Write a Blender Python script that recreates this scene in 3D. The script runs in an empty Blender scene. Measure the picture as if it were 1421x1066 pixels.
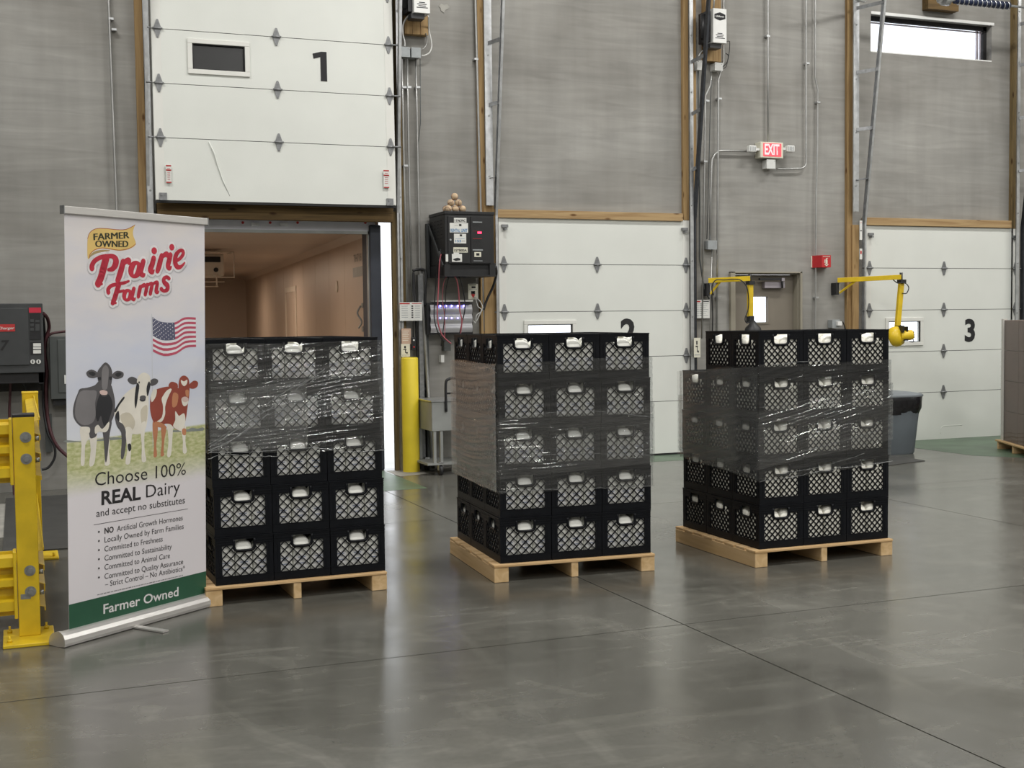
import bpy, bmesh, math, random
from mathutils import Vector, Matrix
random.seed(7)
S = bpy.context.scene
COL = S.collection

# ------------------------------------------------------------------ camera
CF, YAW, PIT, ROL, CD, CH = 1730.18, -0.3775, 0.0513, -0.0119, 12.2784, 1.5272
FW, FH = 1421.0, 1066.0
def cam_axes():
    cy, sy = math.cos(YAW), math.sin(YAW)
    f = Vector((-sy*math.cos(PIT), cy*math.cos(PIT), -math.sin(PIT)))
    r = Vector((cy, sy, 0)); u = r.cross(f)
    return r*math.cos(ROL)+u*math.sin(ROL), -r*math.sin(ROL)+u*math.cos(ROL), f
AR, AU, AF = cam_axes()
C0 = Vector((0, -CD, CH))
cd = bpy.data.cameras.new('camera'); cam = bpy.data.objects.new('camera', cd); COL.objects.link(cam)
cd.sensor_fit = 'HORIZONTAL'; cd.sensor_width = 36.0; cd.lens = 36.0*CF/FW
cd.clip_start = 0.05; cd.clip_end = 300
cam.matrix_world = Matrix(((AR.x, AU.x, -AF.x, C0.x), (AR.y, AU.y, -AF.y, C0.y), (AR.z, AU.z, -AF.z, C0.z), (0, 0, 0, 1)))
S.camera = cam
def ray(x, y): return AF + AR*((x-FW/2)/CF) - AU*((y-FH/2)/CF)
def wp(x, y, Y=0.0):
    """survey helper: the point of the vertical plane Y that a measured photo point belongs to"""
    d = ray(x, y); return C0 + d*((Y-C0.y)/d.y)
def fp(x, y, Z=0.0):
    d = ray(x, y); return C0 + d*((Z-C0.z)/d.z)

# ------------------------------------------------------------------ world, exposure, lamps
w = bpy.data.worlds.new('overcast_sky'); S.world = w; w.use_nodes = True
w.node_tree.nodes['Background'].inputs[0].default_value = (0.93, 0.96, 1.0, 1)
w.node_tree.nodes['Background'].inputs[1].default_value = 2.2
S.view_settings.view_transform = 'Standard'; S.view_settings.look = 'None'
S.view_settings.gamma = 1.0; S.view_settings.use_curve_mapping = False
S.view_settings.exposure = 0.0
CEIL = 7.6
LAMPS = [(x, y) for x in (-1.0, 4.5, 9.5, 14.5) for y in (-2.8, -8.2, -13.6, -19.0)]
LAMP_W = 172.0
for lx, ly in LAMPS:
    ld = bpy.data.lights.new('high_bay_light', 'AREA'); ld.shape = 'RECTANGLE'; ld.size = 2.4; ld.size_y = 0.42
    ld.energy = LAMP_W; ld.color = (1.0, 0.985, 0.95)
    lo = bpy.data.objects.new('high_bay_light', ld); lo.location = (lx, ly, CEIL-0.42); COL.objects.link(lo)
TRAILER_W = 60.0

# ------------------------------------------------------------------ materials
def mat(name, col, rough=0.6, metal=0.0, noise=None, bump=None, spec=0.5, coat=0.0, emit=None, var=0.12, stretch=(1, 1, 1), trans=0.0, sss=0.0):
    """noise = scale of a tone variation; bump = (scale, strength)"""
    m = bpy.data.materials.new(name); m.use_nodes = True
    nt = m.node_tree; N = nt.nodes; L = nt.links; b = N['Principled BSDF']
    b.inputs['Base Color'].default_value = (*col, 1); b.inputs['Roughness'].default_value = rough
    b.inputs['Metallic'].default_value = metal; b.inputs['Specular IOR Level'].default_value = spec
    b.inputs['Coat Weight'].default_value = coat
    if sss: b.inputs['Subsurface Weight'].default_value = sss; b.inputs['Subsurface Radius'].default_value = (.03, .03, .03)
    if emit:
        b.inputs['Emission Color'].default_value = (*emit[0], 1); b.inputs['Emission Strength'].default_value = emit[1]
    if noise or bump:
        tc = N.new('ShaderNodeTexCoord'); mp = N.new('ShaderNodeMapping'); mp.inputs['Scale'].default_value = stretch
        L.new(tc.outputs['Object'], mp.inputs[0])
    if noise:
        n = N.new('ShaderNodeTexNoise'); n.inputs['Scale'].default_value = noise; n.inputs['Detail'].default_value = 5
        L.new(mp.outputs[0], n.inputs['Vector'])
        r = N.new('ShaderNodeValToRGB')
        r.color_ramp.elements[0].position = 0.3; r.color_ramp.elements[1].position = 0.7
        r.color_ramp.elements[0].color = (*[c*(1-var) for c in col], 1)
        r.color_ramp.elements[1].color = (*[min(1, c*(1+var)) for c in col], 1)
        L.new(n.outputs['Fac'], r.inputs[0]); L.new(r.outputs[0], b.inputs['Base Color'])
    if bump:
        n2 = N.new('ShaderNodeTexNoise'); n2.inputs['Scale'].default_value = bump[0]; n2.inputs['Detail'].default_value = 4
        L.new(mp.outputs[0], n2.inputs['Vector'])
        bp = N.new('ShaderNodeBump'); bp.inputs['Strength'].default_value = bump[1]; bp.inputs['Distance'].default_value = 0.01
        L.new(n2.outputs['Fac'], bp.inputs['Height']); L.new(bp.outputs[0], b.inputs['Normal'])
    return m

def wood_mat(name, a, b_, axis=0, scale=1.0):
    m = bpy.data.materials.new(name); m.use_nodes = True
    nt = m.node_tree; N = nt.nodes; L = nt.links; b = N['Principled BSDF']; b.inputs['Roughness'].default_value = 0.7
    b.inputs['Specular IOR Level'].default_value = 0.25
    tc = N.new('ShaderNodeTexCoord'); mp = N.new('ShaderNodeMapping')
    sc = [22*scale]*3; sc[axis] = 1.1*scale; mp.inputs['Scale'].default_value = sc
    L.new(tc.outputs['Object'], mp.inputs[0])
    n = N.new('ShaderNodeTexNoise'); n.inputs['Scale'].default_value = 1.0; n.inputs['Detail'].default_value = 6; n.inputs['Distortion'].default_value = 1.2
    L.new(mp.outputs[0], n.inputs['Vector'])
    r = N.new('ShaderNodeValToRGB'); r.color_ramp.elements[0].position = 0.32; r.color_ramp.elements[1].position = 0.62
    r.color_ramp.elements[0].color = (*b_, 1); r.color_ramp.elements[1].color = (*a, 1)
    L.new(n.outputs['Fac'], r.inputs[0])
    # knots
    v = N.new('ShaderNodeTexVoronoi'); v.inputs['Scale'].default_value = 1.0
    mp2 = N.new('ShaderNodeMapping'); s2 = [9*scale]*3; s2[axis] = 3.2*scale; mp2.inputs['Scale'].default_value = s2
    L.new(tc.outputs['Object'], mp2.inputs[0]); L.new(mp2.outputs[0], v.inputs['Vector'])
    r2 = N.new('ShaderNodeValToRGB'); r2.color_ramp.elements[0].position = 0.06; r2.color_ramp.elements[1].position = 0.16
    r2.color_ramp.elements[0].color = (0.35, 0.25, 0.18, 1); r2.color_ramp.elements[1].color = (1, 1, 1, 1)
    L.new(v.outputs['Distance'], r2.inputs[0])
    mx = N.new('ShaderNodeMix'); mx.data_type = 'RGBA'; mx.blend_type = 'MULTIPLY'; mx.inputs[0].default_value = 1
    L.new(r.outputs[0], mx.inputs[6]); L.new(r2.outputs[0], mx.inputs[7]); L.new(mx.outputs[2], b.inputs['Base Color'])
    bp = N.new('ShaderNodeBump'); bp.inputs['Strength'].default_value = 0.25; bp.inputs['Distance'].default_value = 0.004
    L.new(n.outputs['Fac'], bp.inputs['Height']); L.new(bp.outputs[0], b.inputs['Normal'])
    return m

def concrete_mat():
    m = bpy.data.materials.new('troweled_concrete'); m.use_nodes = True
    nt = m.node_tree; N = nt.nodes; L = nt.links; b = N['Principled BSDF']; b.inputs['Roughness'].default_value = 0.8
    b.inputs['Specular IOR Level'].default_value = 0.3
    tc = N.new('ShaderNodeTexCoord')
    def noise(scale3, sc, det, dist=0.0):
        mp = N.new('ShaderNodeMapping'); mp.inputs['Scale'].default_value = scale3; L.new(tc.outputs['Object'], mp.inputs[0])
        n = N.new('ShaderNodeTexNoise'); n.inputs['Scale'].default_value = sc; n.inputs['Detail'].default_value = det; n.inputs['Distortion'].default_value = dist
        L.new(mp.outputs[0], n.inputs['Vector']); return n
    a = noise((.5, .5, .8), 1.3, 6, .8)
    s = noise((.7, .7, 7), 1.7, 8, 1.0)
    v = noise((6, 6, .7), 1.2, 4)
    r = N.new('ShaderNodeValToRGB'); r.color_ramp.elements[0].position = .3; r.color_ramp.elements[1].position = .7
    r.color_ramp.elements[0].color = (.255, .245, .225, 1); r.color_ramp.elements[1].color = (.335, .328, .308, 1)
    L.new(a.outputs['Fac'], r.inputs[0])
    cur = r.outputs[0]
    for n, lo, hi in ((s, .88, 1.08), (v, .93, 1.05), (noise((1, 1, 1), .55, 4, .5), .86, 1.10)):
        r2 = N.new('ShaderNodeMapRange'); r2.inputs['From Min'].default_value = .3; r2.inputs['From Max'].default_value = .7
        r2.inputs['To Min'].default_value = lo; r2.inputs['To Max'].default_value = hi
        L.new(n.outputs['Fac'], r2.inputs['Value'])
        mx = N.new('ShaderNodeMix'); mx.data_type = 'RGBA'; mx.blend_type = 'MULTIPLY'; mx.inputs[0].default_value = 1
        L.new(cur, mx.inputs[6]); L.new(r2.outputs[0], mx.inputs[7]); cur = mx.outputs[2]
    L.new(cur, b.inputs['Base Color'])
    bp = N.new('ShaderNodeBump'); bp.inputs['Strength'].default_value = .15; bp.inputs['Distance'].default_value = .01
    L.new(s.outputs['Fac'], bp.inputs['Height']); L.new(bp.outputs[0], b.inputs['Normal'])
    return m

def floor_mat():
    m = bpy.data.materials.new('polished_concrete'); m.use_nodes = True
    nt = m.node_tree; N = nt.nodes; L = nt.links; b = N['Principled BSDF']
    b.inputs['Specular IOR Level'].default_value = 0.95
    tc = N.new('ShaderNodeTexCoord')
    def noise(scale3, sc, det, dist=0.0, rot=0.0):
        mp = N.new('ShaderNodeMapping'); mp.inputs['Scale'].default_value = scale3; mp.inputs['Rotation'].default_value = (0, 0, rot)
        L.new(tc.outputs['Object'], mp.inputs[0])
        n = N.new('ShaderNodeTexNoise'); n.inputs['Scale'].default_value = sc; n.inputs['Detail'].default_value = det; n.inputs['Distortion'].default_value = dist
        L.new(mp.outputs[0], n.inputs['Vector']); return n
    a = noise((1, 1, 1), .9, 6, .8)
    r = N.new('ShaderNodeValToRGB'); r.color_ramp.elements[0].position = .28; r.color_ramp.elements[1].position = .72
    r.color_ramp.elements[0].color = (.077, .075, .064, 1); r.color_ramp.elements[1].color = (.122, .119, .104, 1)
    L.new(a.outputs['Fac'], r.inputs[0]); cur = r.outputs[0]
    for n, f0, f1, lo, hi in ((noise((1, 3.2, 1), .9, 8, 3.5, .5), .5, .8, 1.0, 1.45), (noise((2.6, 1, 1), .8, 8, 3.0, .25), .55, .8, 1.0, 1.4), (noise((1, 1, 1), 30, 3), .3, .7, .95, 1.05)):
        r2 = N.new('ShaderNodeMapRange'); r2.inputs['From Min'].default_value = f0; r2.inputs['From Max'].default_value = f1
        r2.inputs['To Min'].default_value = lo; r2.inputs['To Max'].default_value = hi
        L.new(n.outputs['Fac'], r2.inputs['Value'])
        mx = N.new('ShaderNodeMix'); mx.data_type = 'RGBA'; mx.blend_type = 'MULTIPLY'; mx.inputs[0].default_value = 1
        L.new(cur, mx.inputs[6]); L.new(r2.outputs[0], mx.inputs[7]); cur = mx.outputs[2]
    L.new(cur, b.inputs['Base Color'])
    r3 = N.new('ShaderNodeMapRange'); r3.inputs['From Min'].default_value = .3; r3.inputs['From Max'].default_value = .7
    r3.inputs['To Min'].default_value = .17; r3.inputs['To Max'].default_value = .28
    L.new(a.outputs['Fac'], r3.inputs['Value']); L.new(r3.outputs[0], b.inputs['Roughness'])
    bn = noise((1, 1, 1), 3.0, 3)
    bp = N.new('ShaderNodeBump'); bp.inputs['Strength'].default_value = .10; bp.inputs['Distance'].default_value = .01
    L.new(bn.outputs['Fac'], bp.inputs['Height']); L.new(bp.outputs[0], b.inputs['Normal'])
    return m

def film_mat(name, veil, seed, gloss=1.0, flat=0.0, bump=.0016):
    """clear stretch film: see-through, glossy, a little milky where creased"""
    m = bpy.data.materials.new(name); m.use_nodes = True
    nt = m.node_tree; N = nt.nodes; L = nt.links
    for n in list(N): N.remove(n)
    out = N.new('ShaderNodeOutputMaterial')
    tc = N.new('ShaderNodeTexCoord')
    uv = N.new('ShaderNodeMapping'); uv.inputs['Scale'].default_value = (2.2, 34, 1); uv.inputs['Location'].default_value = (seed, seed*.7, 0); uv.inputs['Rotation'].default_value = (0, 0, .01)
    L.new(tc.outputs['UV'], uv.inputs[0])
    n = N.new('ShaderNodeTexNoise'); n.inputs['Scale'].default_value = 1.6; n.inputs['Detail'].default_value = 2.5; n.inputs['Distortion'].default_value = .3
    L.new(uv.outputs[0], n.inputs['Vector'])
    bp = N.new('ShaderNodeBump'); bp.inputs['Strength'].default_value = 1.0; bp.inputs['Distance'].default_value = bump
    L.new(n.outputs['Fac'], bp.inputs['Height'])
    tr = N.new('ShaderNodeBsdfTransparent'); tr.inputs[0].default_value = (.97, .975, .98, 1)
    gl = N.new('ShaderNodeBsdfGlossy'); gl.inputs['Roughness'].default_value = .065; L.new(bp.outputs[0], gl.inputs['Normal'])
    df = N.new('ShaderNodeBsdfTranslucent'); df.inputs[0].default_value = (.75, .77, .76, 1)
    df2 = N.new('ShaderNodeBsdfDiffuse'); df2.inputs[0].default_value = (.62, .63, .61, 1); L.new(bp.outputs[0], df2.inputs['Normal'])
    fr = N.new('ShaderNodeFresnel'); fr.inputs['IOR'].default_value = 1.5
    fm = N.new('ShaderNodeMath'); fm.operation = 'MULTIPLY'; fm.inputs[1].default_value = 1.15*gloss; fm.use_clamp = True
    L.new(fr.outputs[0], fm.inputs[0])
    fx = N.new('ShaderNodeMath'); fx.operation = 'MINIMUM'; fx.inputs[1].default_value = .26*gloss; L.new(fm.outputs[0], fx.inputs[0])
    fm = N.new('ShaderNodeMath'); fm.operation = 'MAXIMUM'; fm.inputs[1].default_value = .10*gloss; L.new(fx.outputs[0], fm.inputs[0])
    # creased bands are milkier
    mp2 = N.new('ShaderNodeMapping'); mp2.inputs['Scale'].default_value = (1.2, 13, 1); mp2.inputs['Location'].default_value = (seed*2, 0, 0); L.new(tc.outputs['UV'], mp2.inputs[0])
    n2 = N.new('ShaderNodeTexNoise'); n2.inputs['Scale'].default_value = 2.2; n2.inputs['Detail'].default_value = 6; L.new(mp2.outputs[0], n2.inputs['Vector'])
    mr = N.new('ShaderNodeMapRange'); mr.inputs['From Min'].default_value = .42; mr.inputs['From Max'].default_value = .72
    mr.inputs['To Min'].default_value = veil*(.45+.35*flat); mr.inputs['To Max'].default_value = veil*(2.4-1.1*flat); L.new(n2.outputs['Fac'], mr.inputs['Value'])
    m1 = N.new('ShaderNodeMixShader'); L.new(fm.outputs[0], m1.inputs[0]); L.new(tr.outputs[0], m1.inputs[1]); L.new(gl.outputs[0], m1.inputs[2])
    dd = N.new('ShaderNodeMixShader'); dd.inputs[0].default_value = .35; L.new(df2.outputs[0], dd.inputs[1]); L.new(df.outputs[0], dd.inputs[2])
    m2 = N.new('ShaderNodeMixShader'); L.new(mr.outputs[0], m2.inputs[0]); L.new(m1.outputs[0], m2.inputs[1]); L.new(dd.outputs[0], m2.inputs[2])
    L.new(m2.outputs[0], out.inputs[0])
    return m

def glass_mat(name, tint=(1, 1, 1), refl=.08, rough=.02):
    m = bpy.data.materials.new(name); m.use_nodes = True
    nt = m.node_tree; N = nt.nodes; L = nt.links
    for n in list(N): N.remove(n)
    out = N.new('ShaderNodeOutputMaterial'); tr = N.new('ShaderNodeBsdfTransparent'); tr.inputs[0].default_value = (*tint, 1)
    gl = N.new('ShaderNodeBsdfGlossy'); gl.inputs['Roughness'].default_value = rough
    mx = N.new('ShaderNodeMixShader'); mx.inputs[0].default_value = refl
    L.new(tr.outputs[0], mx.inputs[1]); L.new(gl.outputs[0], mx.inputs[2]); L.new(mx.outputs[0], out.inputs[0])
    return m

MC = concrete_mat(); MF = floor_mat()
M_door = mat('white_door_steel', (.70, .715, .675), .45, noise=2.0, var=.03, bump=(90, .05))
M_doorframe = mat('white_plastic', (.72, .72, .68), .4, noise=5, var=.03)
M_galv = mat('galvanised_steel', (.55, .56, .57), .34, .85, noise=14, var=.16)
M_steel = mat('grey_hinge_steel', (.23, .235, .24), .5, .55, noise=30, var=.2)
M_darksteel = mat('dark_track_steel', (.045, .048, .055), .45, .6, noise=20, var=.2)
M_conduit = mat('conduit_steel', (.42, .42, .41), .4, .7, noise=10, var=.1)
M_gap = mat('black_rubber', (.012, .012, .013), .7, noise=20, var=.2)
M_timber = wood_mat('timber_z', (.38, .255, .12), (.25, .155, .07), 2)
M_timber_d = wood_mat('weathered_timber_z', (.19, .135, .06), (.10, .072, .035), 2)
M_timber_x = wood_mat('timber_x', (.43, .30, .155), (.30, .19, .09), 0)
M_timber_dx = wood_mat('dark_shaded_timber_x', (.15, .095, .038), (.075, .048, .02), 0)  # dark brown, with the header's weaker light put into the tone
M_pine = wood_mat('pallet_pine', (.66, .46, .25), (.50, .32, .15), 0, .7)
M_pine_y = wood_mat('pallet_pine_y', (.66, .47, .26), (.50, .33, .155), 1, .7)
M_crate = mat('black_crate_plastic', (.0042, .0050, .0072), .40, noise=12, var=.2, spec=.20)
M_jug = mat('milk_white', (.93, .93, .87), .42, noise=10, var=.03, spec=.4)
M_jug_g = mat('milk_cream', (.93, .91, .82), .42, noise=10, var=.04, spec=.4)
M_cap = mat('cream_cap', (.78, .76, .66), .4, noise=20, var=.03)
M_capblue = mat('blue_cap', (.03, .09, .30), .4, noise=20, var=.1)
M_label = mat('pale_blue_label', (.90, .90, .90), .5, noise=60, var=.03)
M_print = mat('label_ink', (.30, .34, .46), .6, noise=60, var=.2)
M_yel = mat('safety_yellow', (.72, .50, .018), .38, noise=9, var=.12, spec=.5)
M_yel2 = mat('bollard_yellow', (.74, .57, .03), .42, noise=4, var=.08)
M_bolt = mat('zinc_bolt', (.35, .36, .36), .4, .7, noise=40, var=.2)
M_al = mat('brushed_aluminium', (.62, .60, .58), .32, .6, noise=12, var=.06, stretch=(1, 30, 30))
M_char = mat('black_charger_paint', (.012, .012, .013), .42, noise=10, var=.2)
M_charg = mat('charcoal_charger_paint', (.045, .048, .05), .5, noise=6, var=.15)
M_panelg = mat('grey_panel_paint', (.075, .082, .080), .5, noise=6, var=.1)
M_black = mat('black_plastic', (.015, .015, .017), .45, noise=20, var=.2)
M_white = mat('white_paint', (.76, .76, .74), .5, noise=8, var=.03)
M_paper = mat('paper', (.70, .70, .67), .7, noise=12, var=.05)
M_ink = mat('black_ink', (.012, .012, .014), .7, noise=30, var=.1)
M_inkb = mat('blue_ink', (.05, .20, .42), .7, noise=30, var=.1)
M_inkr = mat('red_ink', (.45, .03, .03), .7, noise=30, var=.1)
M_red = mat('red_print', (.52, .022, .05), .5, noise=5, var=.06)
M_silver = mat('silver_wave_plastic', (.42, .42, .44), .35, .3, noise=4, var=.08)
M_led = mat('blue_led', (.2, .2, 1), .4, emit=((.22, .18, 1.0), 14.0))
M_redled = mat('red_display', (1, .05, .1), .4, emit=((1, .03, .10), 3.0))
M_exit = mat('exit_lens', (.8, .06, .08), .4, emit=((1.0, .10, .13), .75))
M_exitl = mat('exit_letters', (.9, .5, .5), .4, emit=((1.0, .45, .48), .9))
M_cream = mat('cream_plastic', (.68, .66, .55), .5, noise=10, var=.03)
M_taupe = mat('taupe_door_paint', (.205, .180, .145), .5, noise=3, var=.05)
M_taupel = mat('taupe_frame_paint', (.30, .275, .22), .5, noise=3, var=.05)
M_closer = mat('closer_silver', (.36, .33, .36), .45, .4, noise=10, var=.06)
M_fire = mat('fire_sign_red', (.50, .02, .025), .5, noise=8, var=.06)
M_cablebk = mat('black_cable', (.012, .012, .014), .5, noise=10, var=.2)
M_cablepk = mat('red_cable', (.36, .09, .11), .5, noise=10, var=.2)
M_cabledr = mat('dark_red_cable', (.07, .02, .025), .5, noise=10, var=.2)
M_green = mat('green_floor_paint', (.085, .135, .085), .40, noise=2.5, var=.35)
M_green2 = mat('worn_green_paint', (.15, .19, .12), .45, noise=2.5, var=.30)
M_mat = mat('rubber_mat', (.055, .055, .052), .6, noise=6, var=.15)
M_pale = mat('pale_concrete', (.34, .33, .30), .6, noise=4, var=.25)
M_joint = mat('joint_filler', (.035, .035, .033), .8, noise=30, var=.3)
M_trail = mat('trailer_liner', (.50, .40, .32), .42, noise=.9, var=.06)
M_trailh = mat('trailer_header', (.62, .62, .68), .45, .1, noise=4, var=.06)
M_pad = mat('dock_pad_vinyl', (.033, .038, .052), .6, noise=5, var=.15)
M_evap = mat('beige_plastic', (.62, .55, .46), .5, noise=8, var=.04)
M_stain = mat('stainless_cart', (.33, .34, .33), .5, .5, noise=5, var=.12)
M_bin = mat('bin_grey', (.115, .135, .15), .55, noise=6, var=.08)
M_binl = mat('bin_lid', (.18, .20, .215), .5, noise=6, var=.08)
M_bag = mat('bin_bag', (.01, .01, .012), .25, noise=20, var=.3, bump=(16, .8))
M_card = mat('brown_cardboard', (.15, .095, .072), .75, noise=5, var=.08)
M_cboard = mat('white_corner_board', (.66, .63, .58), .7, noise=9, var=.04)
M_ball = mat('baseball_leather', (.50, .37, .24), .7, noise=14, var=.25)
M_stitch = mat('dark_red_stitch', (.16, .03, .03), .7, noise=14, var=.1)
M_wall2 = mat('warehouse_panel', (.55, .55, .52), .7, noise=1.5, var=.06)
M_ceil = mat('white_roof_deck', (.62, .62, .60), .7, noise=2, var=.05)
M_yard = mat('yard_concrete', (.55, .55, .53), .8, noise=1, var=.1)
G_win = glass_mat('window_glass', (.97, .98, 1), .05)
G_dark = glass_mat('shaded_pane_glass', (.25, .26, .27), .06, .35)  # dimness behind the raised door's pane is put into the glass colour
F_1 = film_mat('stretch_film_a', .016, 1.3, 1.15); F_2 = film_mat('stretch_film_b', .018, 4.1); F_3 = film_mat('stretch_film_c', .013, 7.7, 1.15); F_4 = film_mat('stretch_film_d', .013, 9.2, 1.0)
F_7 = film_mat('stretch_film_e', .010, 6.2, .55)
F_5 = film_mat('film_reflection_veil', .24, 12.2, 1.2, 1.0, .003); F_6 = film_mat('stretch_film_hazy', .085, 15.2, 1.0, 1.0, .001)  # grey of grazing reflections is put into these films as diffuse veil

# ------------------------------------------------------------------ mesh helpers
def tag(o, label=None, cat=None, group=None, kind=None):
    if label: o['label'] = label
    if cat: o['category'] = cat
    if group: o['group'] = group
    if kind: o['kind'] = kind
    return o
def empty(name, loc=(0, 0, 0), rz=0.0, label=None, cat=None, group=None):
    o = bpy.data.objects.new(name, None); o.location = loc; o.rotation_euler = (0, 0, rz); o.empty_display_size = .1
    COL.objects.link(o); return tag(o, label, cat, group)
class MB:
    def __init__(s): s.v = []; s.f = []; s.uv = None; s.smooth = set()
    def add(s, vs, fs, smooth=False):
        o = len(s.v); s.v += [tuple(v) for v in vs]
        for f in fs:
            if smooth: s.smooth.add(len(s.f))
            s.f.append(tuple(i+o for i in f))
        return s
    def box(s, a, b, R=None, T=None):
        x0, y0, z0 = [min(p, q) for p, q in zip(a, b)]; x1, y1, z1 = [max(p, q) for p, q in zip(a, b)]
        vs = [Vector(p) for p in ((x0, y0, z0), (x1, y0, z0), (x1, y1, z0), (x0, y1, z0), (x0, y0, z1), (x1, y0, z1), (x1, y1, z1), (x0, y1, z1))]
        if R: vs = [R @ v for v in vs]
        if T: vs = [v+Vector(T) for v in vs]
        return s.add(vs, [(0, 3, 2, 1), (4, 5, 6, 7), (0, 1, 5, 4), (1, 2, 6, 5), (2, 3, 7, 6), (3, 0, 4, 7)])
    def bar(s, p, q, wd, th, up=(0, 1, 0)):
        """rectangular bar from p to q; th along 'up', wd across"""
        p = Vector(p); q = Vector(q); d = (q-p).normalized(); u = Vector(up); sd = d.cross(u).normalized(); u = sd.cross(d).normalized()
        vs = []
        for c in (p, q):
            for a, b in ((-1, -1), (1, -1), (1, 1), (-1, 1)): vs.append(c+sd*(a*wd/2)+u*(b*th/2))
        return s.add(vs, [(0, 1, 2, 3), (7, 6, 5, 4), (0, 4, 5, 1), (1, 5, 6, 2), (2, 6, 7, 3), (3, 7, 4, 0)])
    def tube(s, pts, r, n=8, caps=True):
        pts = [Vector(p) for p in pts]; rs = r if isinstance(r, (list, tuple)) else [r]*len(pts)
        t0 = (pts[1]-pts[0]).normalized(); a = Vector((0, 0, 1)) if abs(t0.z) < .9 else Vector((1, 0, 0))
        u = t0.cross(a).normalized(); vs = []; fs = []
        for i, p in enumerate(pts):
            if i == 0: t = t0
            elif i == len(pts)-1: t = (pts[i]-pts[i-1]).normalized()
            else:
                t = ((pts[i+1]-p).normalized()+(p-pts[i-1]).normalized())
                t = t.normalized() if t.length > 1e-6 else t0
            u = (u-t*u.dot(t)).normalized(); v = t.cross(u)
            for k in range(n):
                an = 2*math.pi*k/n; vs.append(p+(u*math.cos(an)+v*math.sin(an))*rs[i])
        for i in range(len(pts)-1):
            for k in range(n):
                fs.append((i*n+k, i*n+(k+1) % n, (i+1)*n+(k+1) % n, (i+1)*n+k))
        s.add(vs, fs, True)
        if caps:
            o = len(s.v)-len(vs)
            s.f.append(tuple(o+k for k in reversed(range(n)))); s.f.append(tuple(o+(len(pts)-1)*n+k for k in range(n)))
        return s
    def cyl(s, p, q, r, n=16): return s.tube([p, q], r, n)
    def lathe(s, prof, n=20, c=(0, 0, 0), ax='z'):
        vs = []; fs = []
        for r, z in prof:
            for k in range(n):
                a = 2*math.pi*k/n; x, y = r*math.cos(a), r*math.sin(a)
                p = (x, y, z) if ax == 'z' else ((x, z, y) if ax == 'y' else (z, x, y))
                vs.append((p[0]+c[0], p[1]+c[1], p[2]+c[2]))
        for i in range(len(prof)-1):
            for k in range(n): fs.append((i*n+k, i*n+(k+1) % n, (i+1)*n+(k+1) % n, (i+1)*n+k))
        s.add(vs, fs, True); return s
    def prism(s, poly, y0, y1, ax='y'):
        """polygon in (a,b) extruded along an axis"""
        n = len(poly)
        def P(a, b, c): return (a, c, b) if ax == 'y' else ((c, a, b) if ax == 'x' else (a, b, c))
        vs = [P(a, b, y0) for a, b in poly]+[P(a, b, y1) for a, b in poly]
        fs = [tuple(reversed(range(n))), tuple(range(n, 2*n))]+[(i, (i+1) % n, n+(i+1) % n, n+i) for i in range(n)]
        return s.add(vs, fs)
    def build(s, name, m, parent=None, bevel=0.0):
        me = bpy.data.meshes.new(name); me.from_pydata(s.v, [], s.f); me.materials.append(m)
        if s.smooth:
            fl = [i in s.smooth for i in range(len(s.f))]; me.polygons.foreach_set('use_smooth', fl)
        if s.uv:
            ul = me.uv_layers.new(name='UVMap')
            for i, l in enumerate(me.loops): ul.data[i].uv = s.uv[l.vertex_index]
        bm = bmesh.new(); bm.from_mesh(me); bmesh.ops.recalc_face_normals(bm, faces=bm.faces); bm.to_mesh(me); bm.free()
        me.update()
        o = bpy.data.objects.new(name, me); COL.objects.link(o)
        if parent: o.parent = parent
        if bevel:
            b = o.modifiers.new('bevel', 'BEVEL'); b.width = bevel; b.segments = 2; b.limit_method = 'ANGLE'
        return o
def struct(o): o['kind'] = 'structure'; return o
def reparent_keep(o, root):
    """child built in world coordinates under an unrotated root"""
    o.parent = root; o.matrix_parent_inverse = Matrix.Translation(-Vector(root.location)); return o
def thing(name, label, cat, loc, group=None, rz=0.0): return empty(name, loc, rz, label, cat, group)
def wpart(mb, name, m, root, bevel=0.0, label=None):
    o = mb.build(name, m, None, bevel); reparent_keep(o, root)
    if label: o['label'] = label
    return o
def solo(mb, name, m, label, cat, group=None, bevel=0.0):
    """one-mesh thing; origin moved to the centre of its base"""
    xs = [v[0] for v in mb.v]; ys = [v[1] for v in mb.v]; zs = [v[2] for v in mb.v]
    c = Vector(((min(xs)+max(xs))/2, (min(ys)+max(ys))/2, min(zs)))
    mb.v = [tuple(Vector(v)-c) for v in mb.v]
    o = mb.build(name, m, None, bevel); o.location = c
    return tag(o, label, cat, group)
def smooth_path(pts, k=6):
    """Catmull-Rom through pts"""
    P = [Vector(p) for p in pts]; out = []
    for i in range(len(P)-1):
        p0 = P[max(0, i-1)]; p1 = P[i]; p2 = P[i+1]; p3 = P[min(len(P)-1, i+2)]
        for j in range(k):
            t = j/k
            out.append(.5*((2*p1)+(p2-p0)*t+(2*p0-5*p1+4*p2-p3)*t*t+(3*p1-p0-3*p2+p3)*t**3))
    out.append(P[-1]); return out
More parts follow.
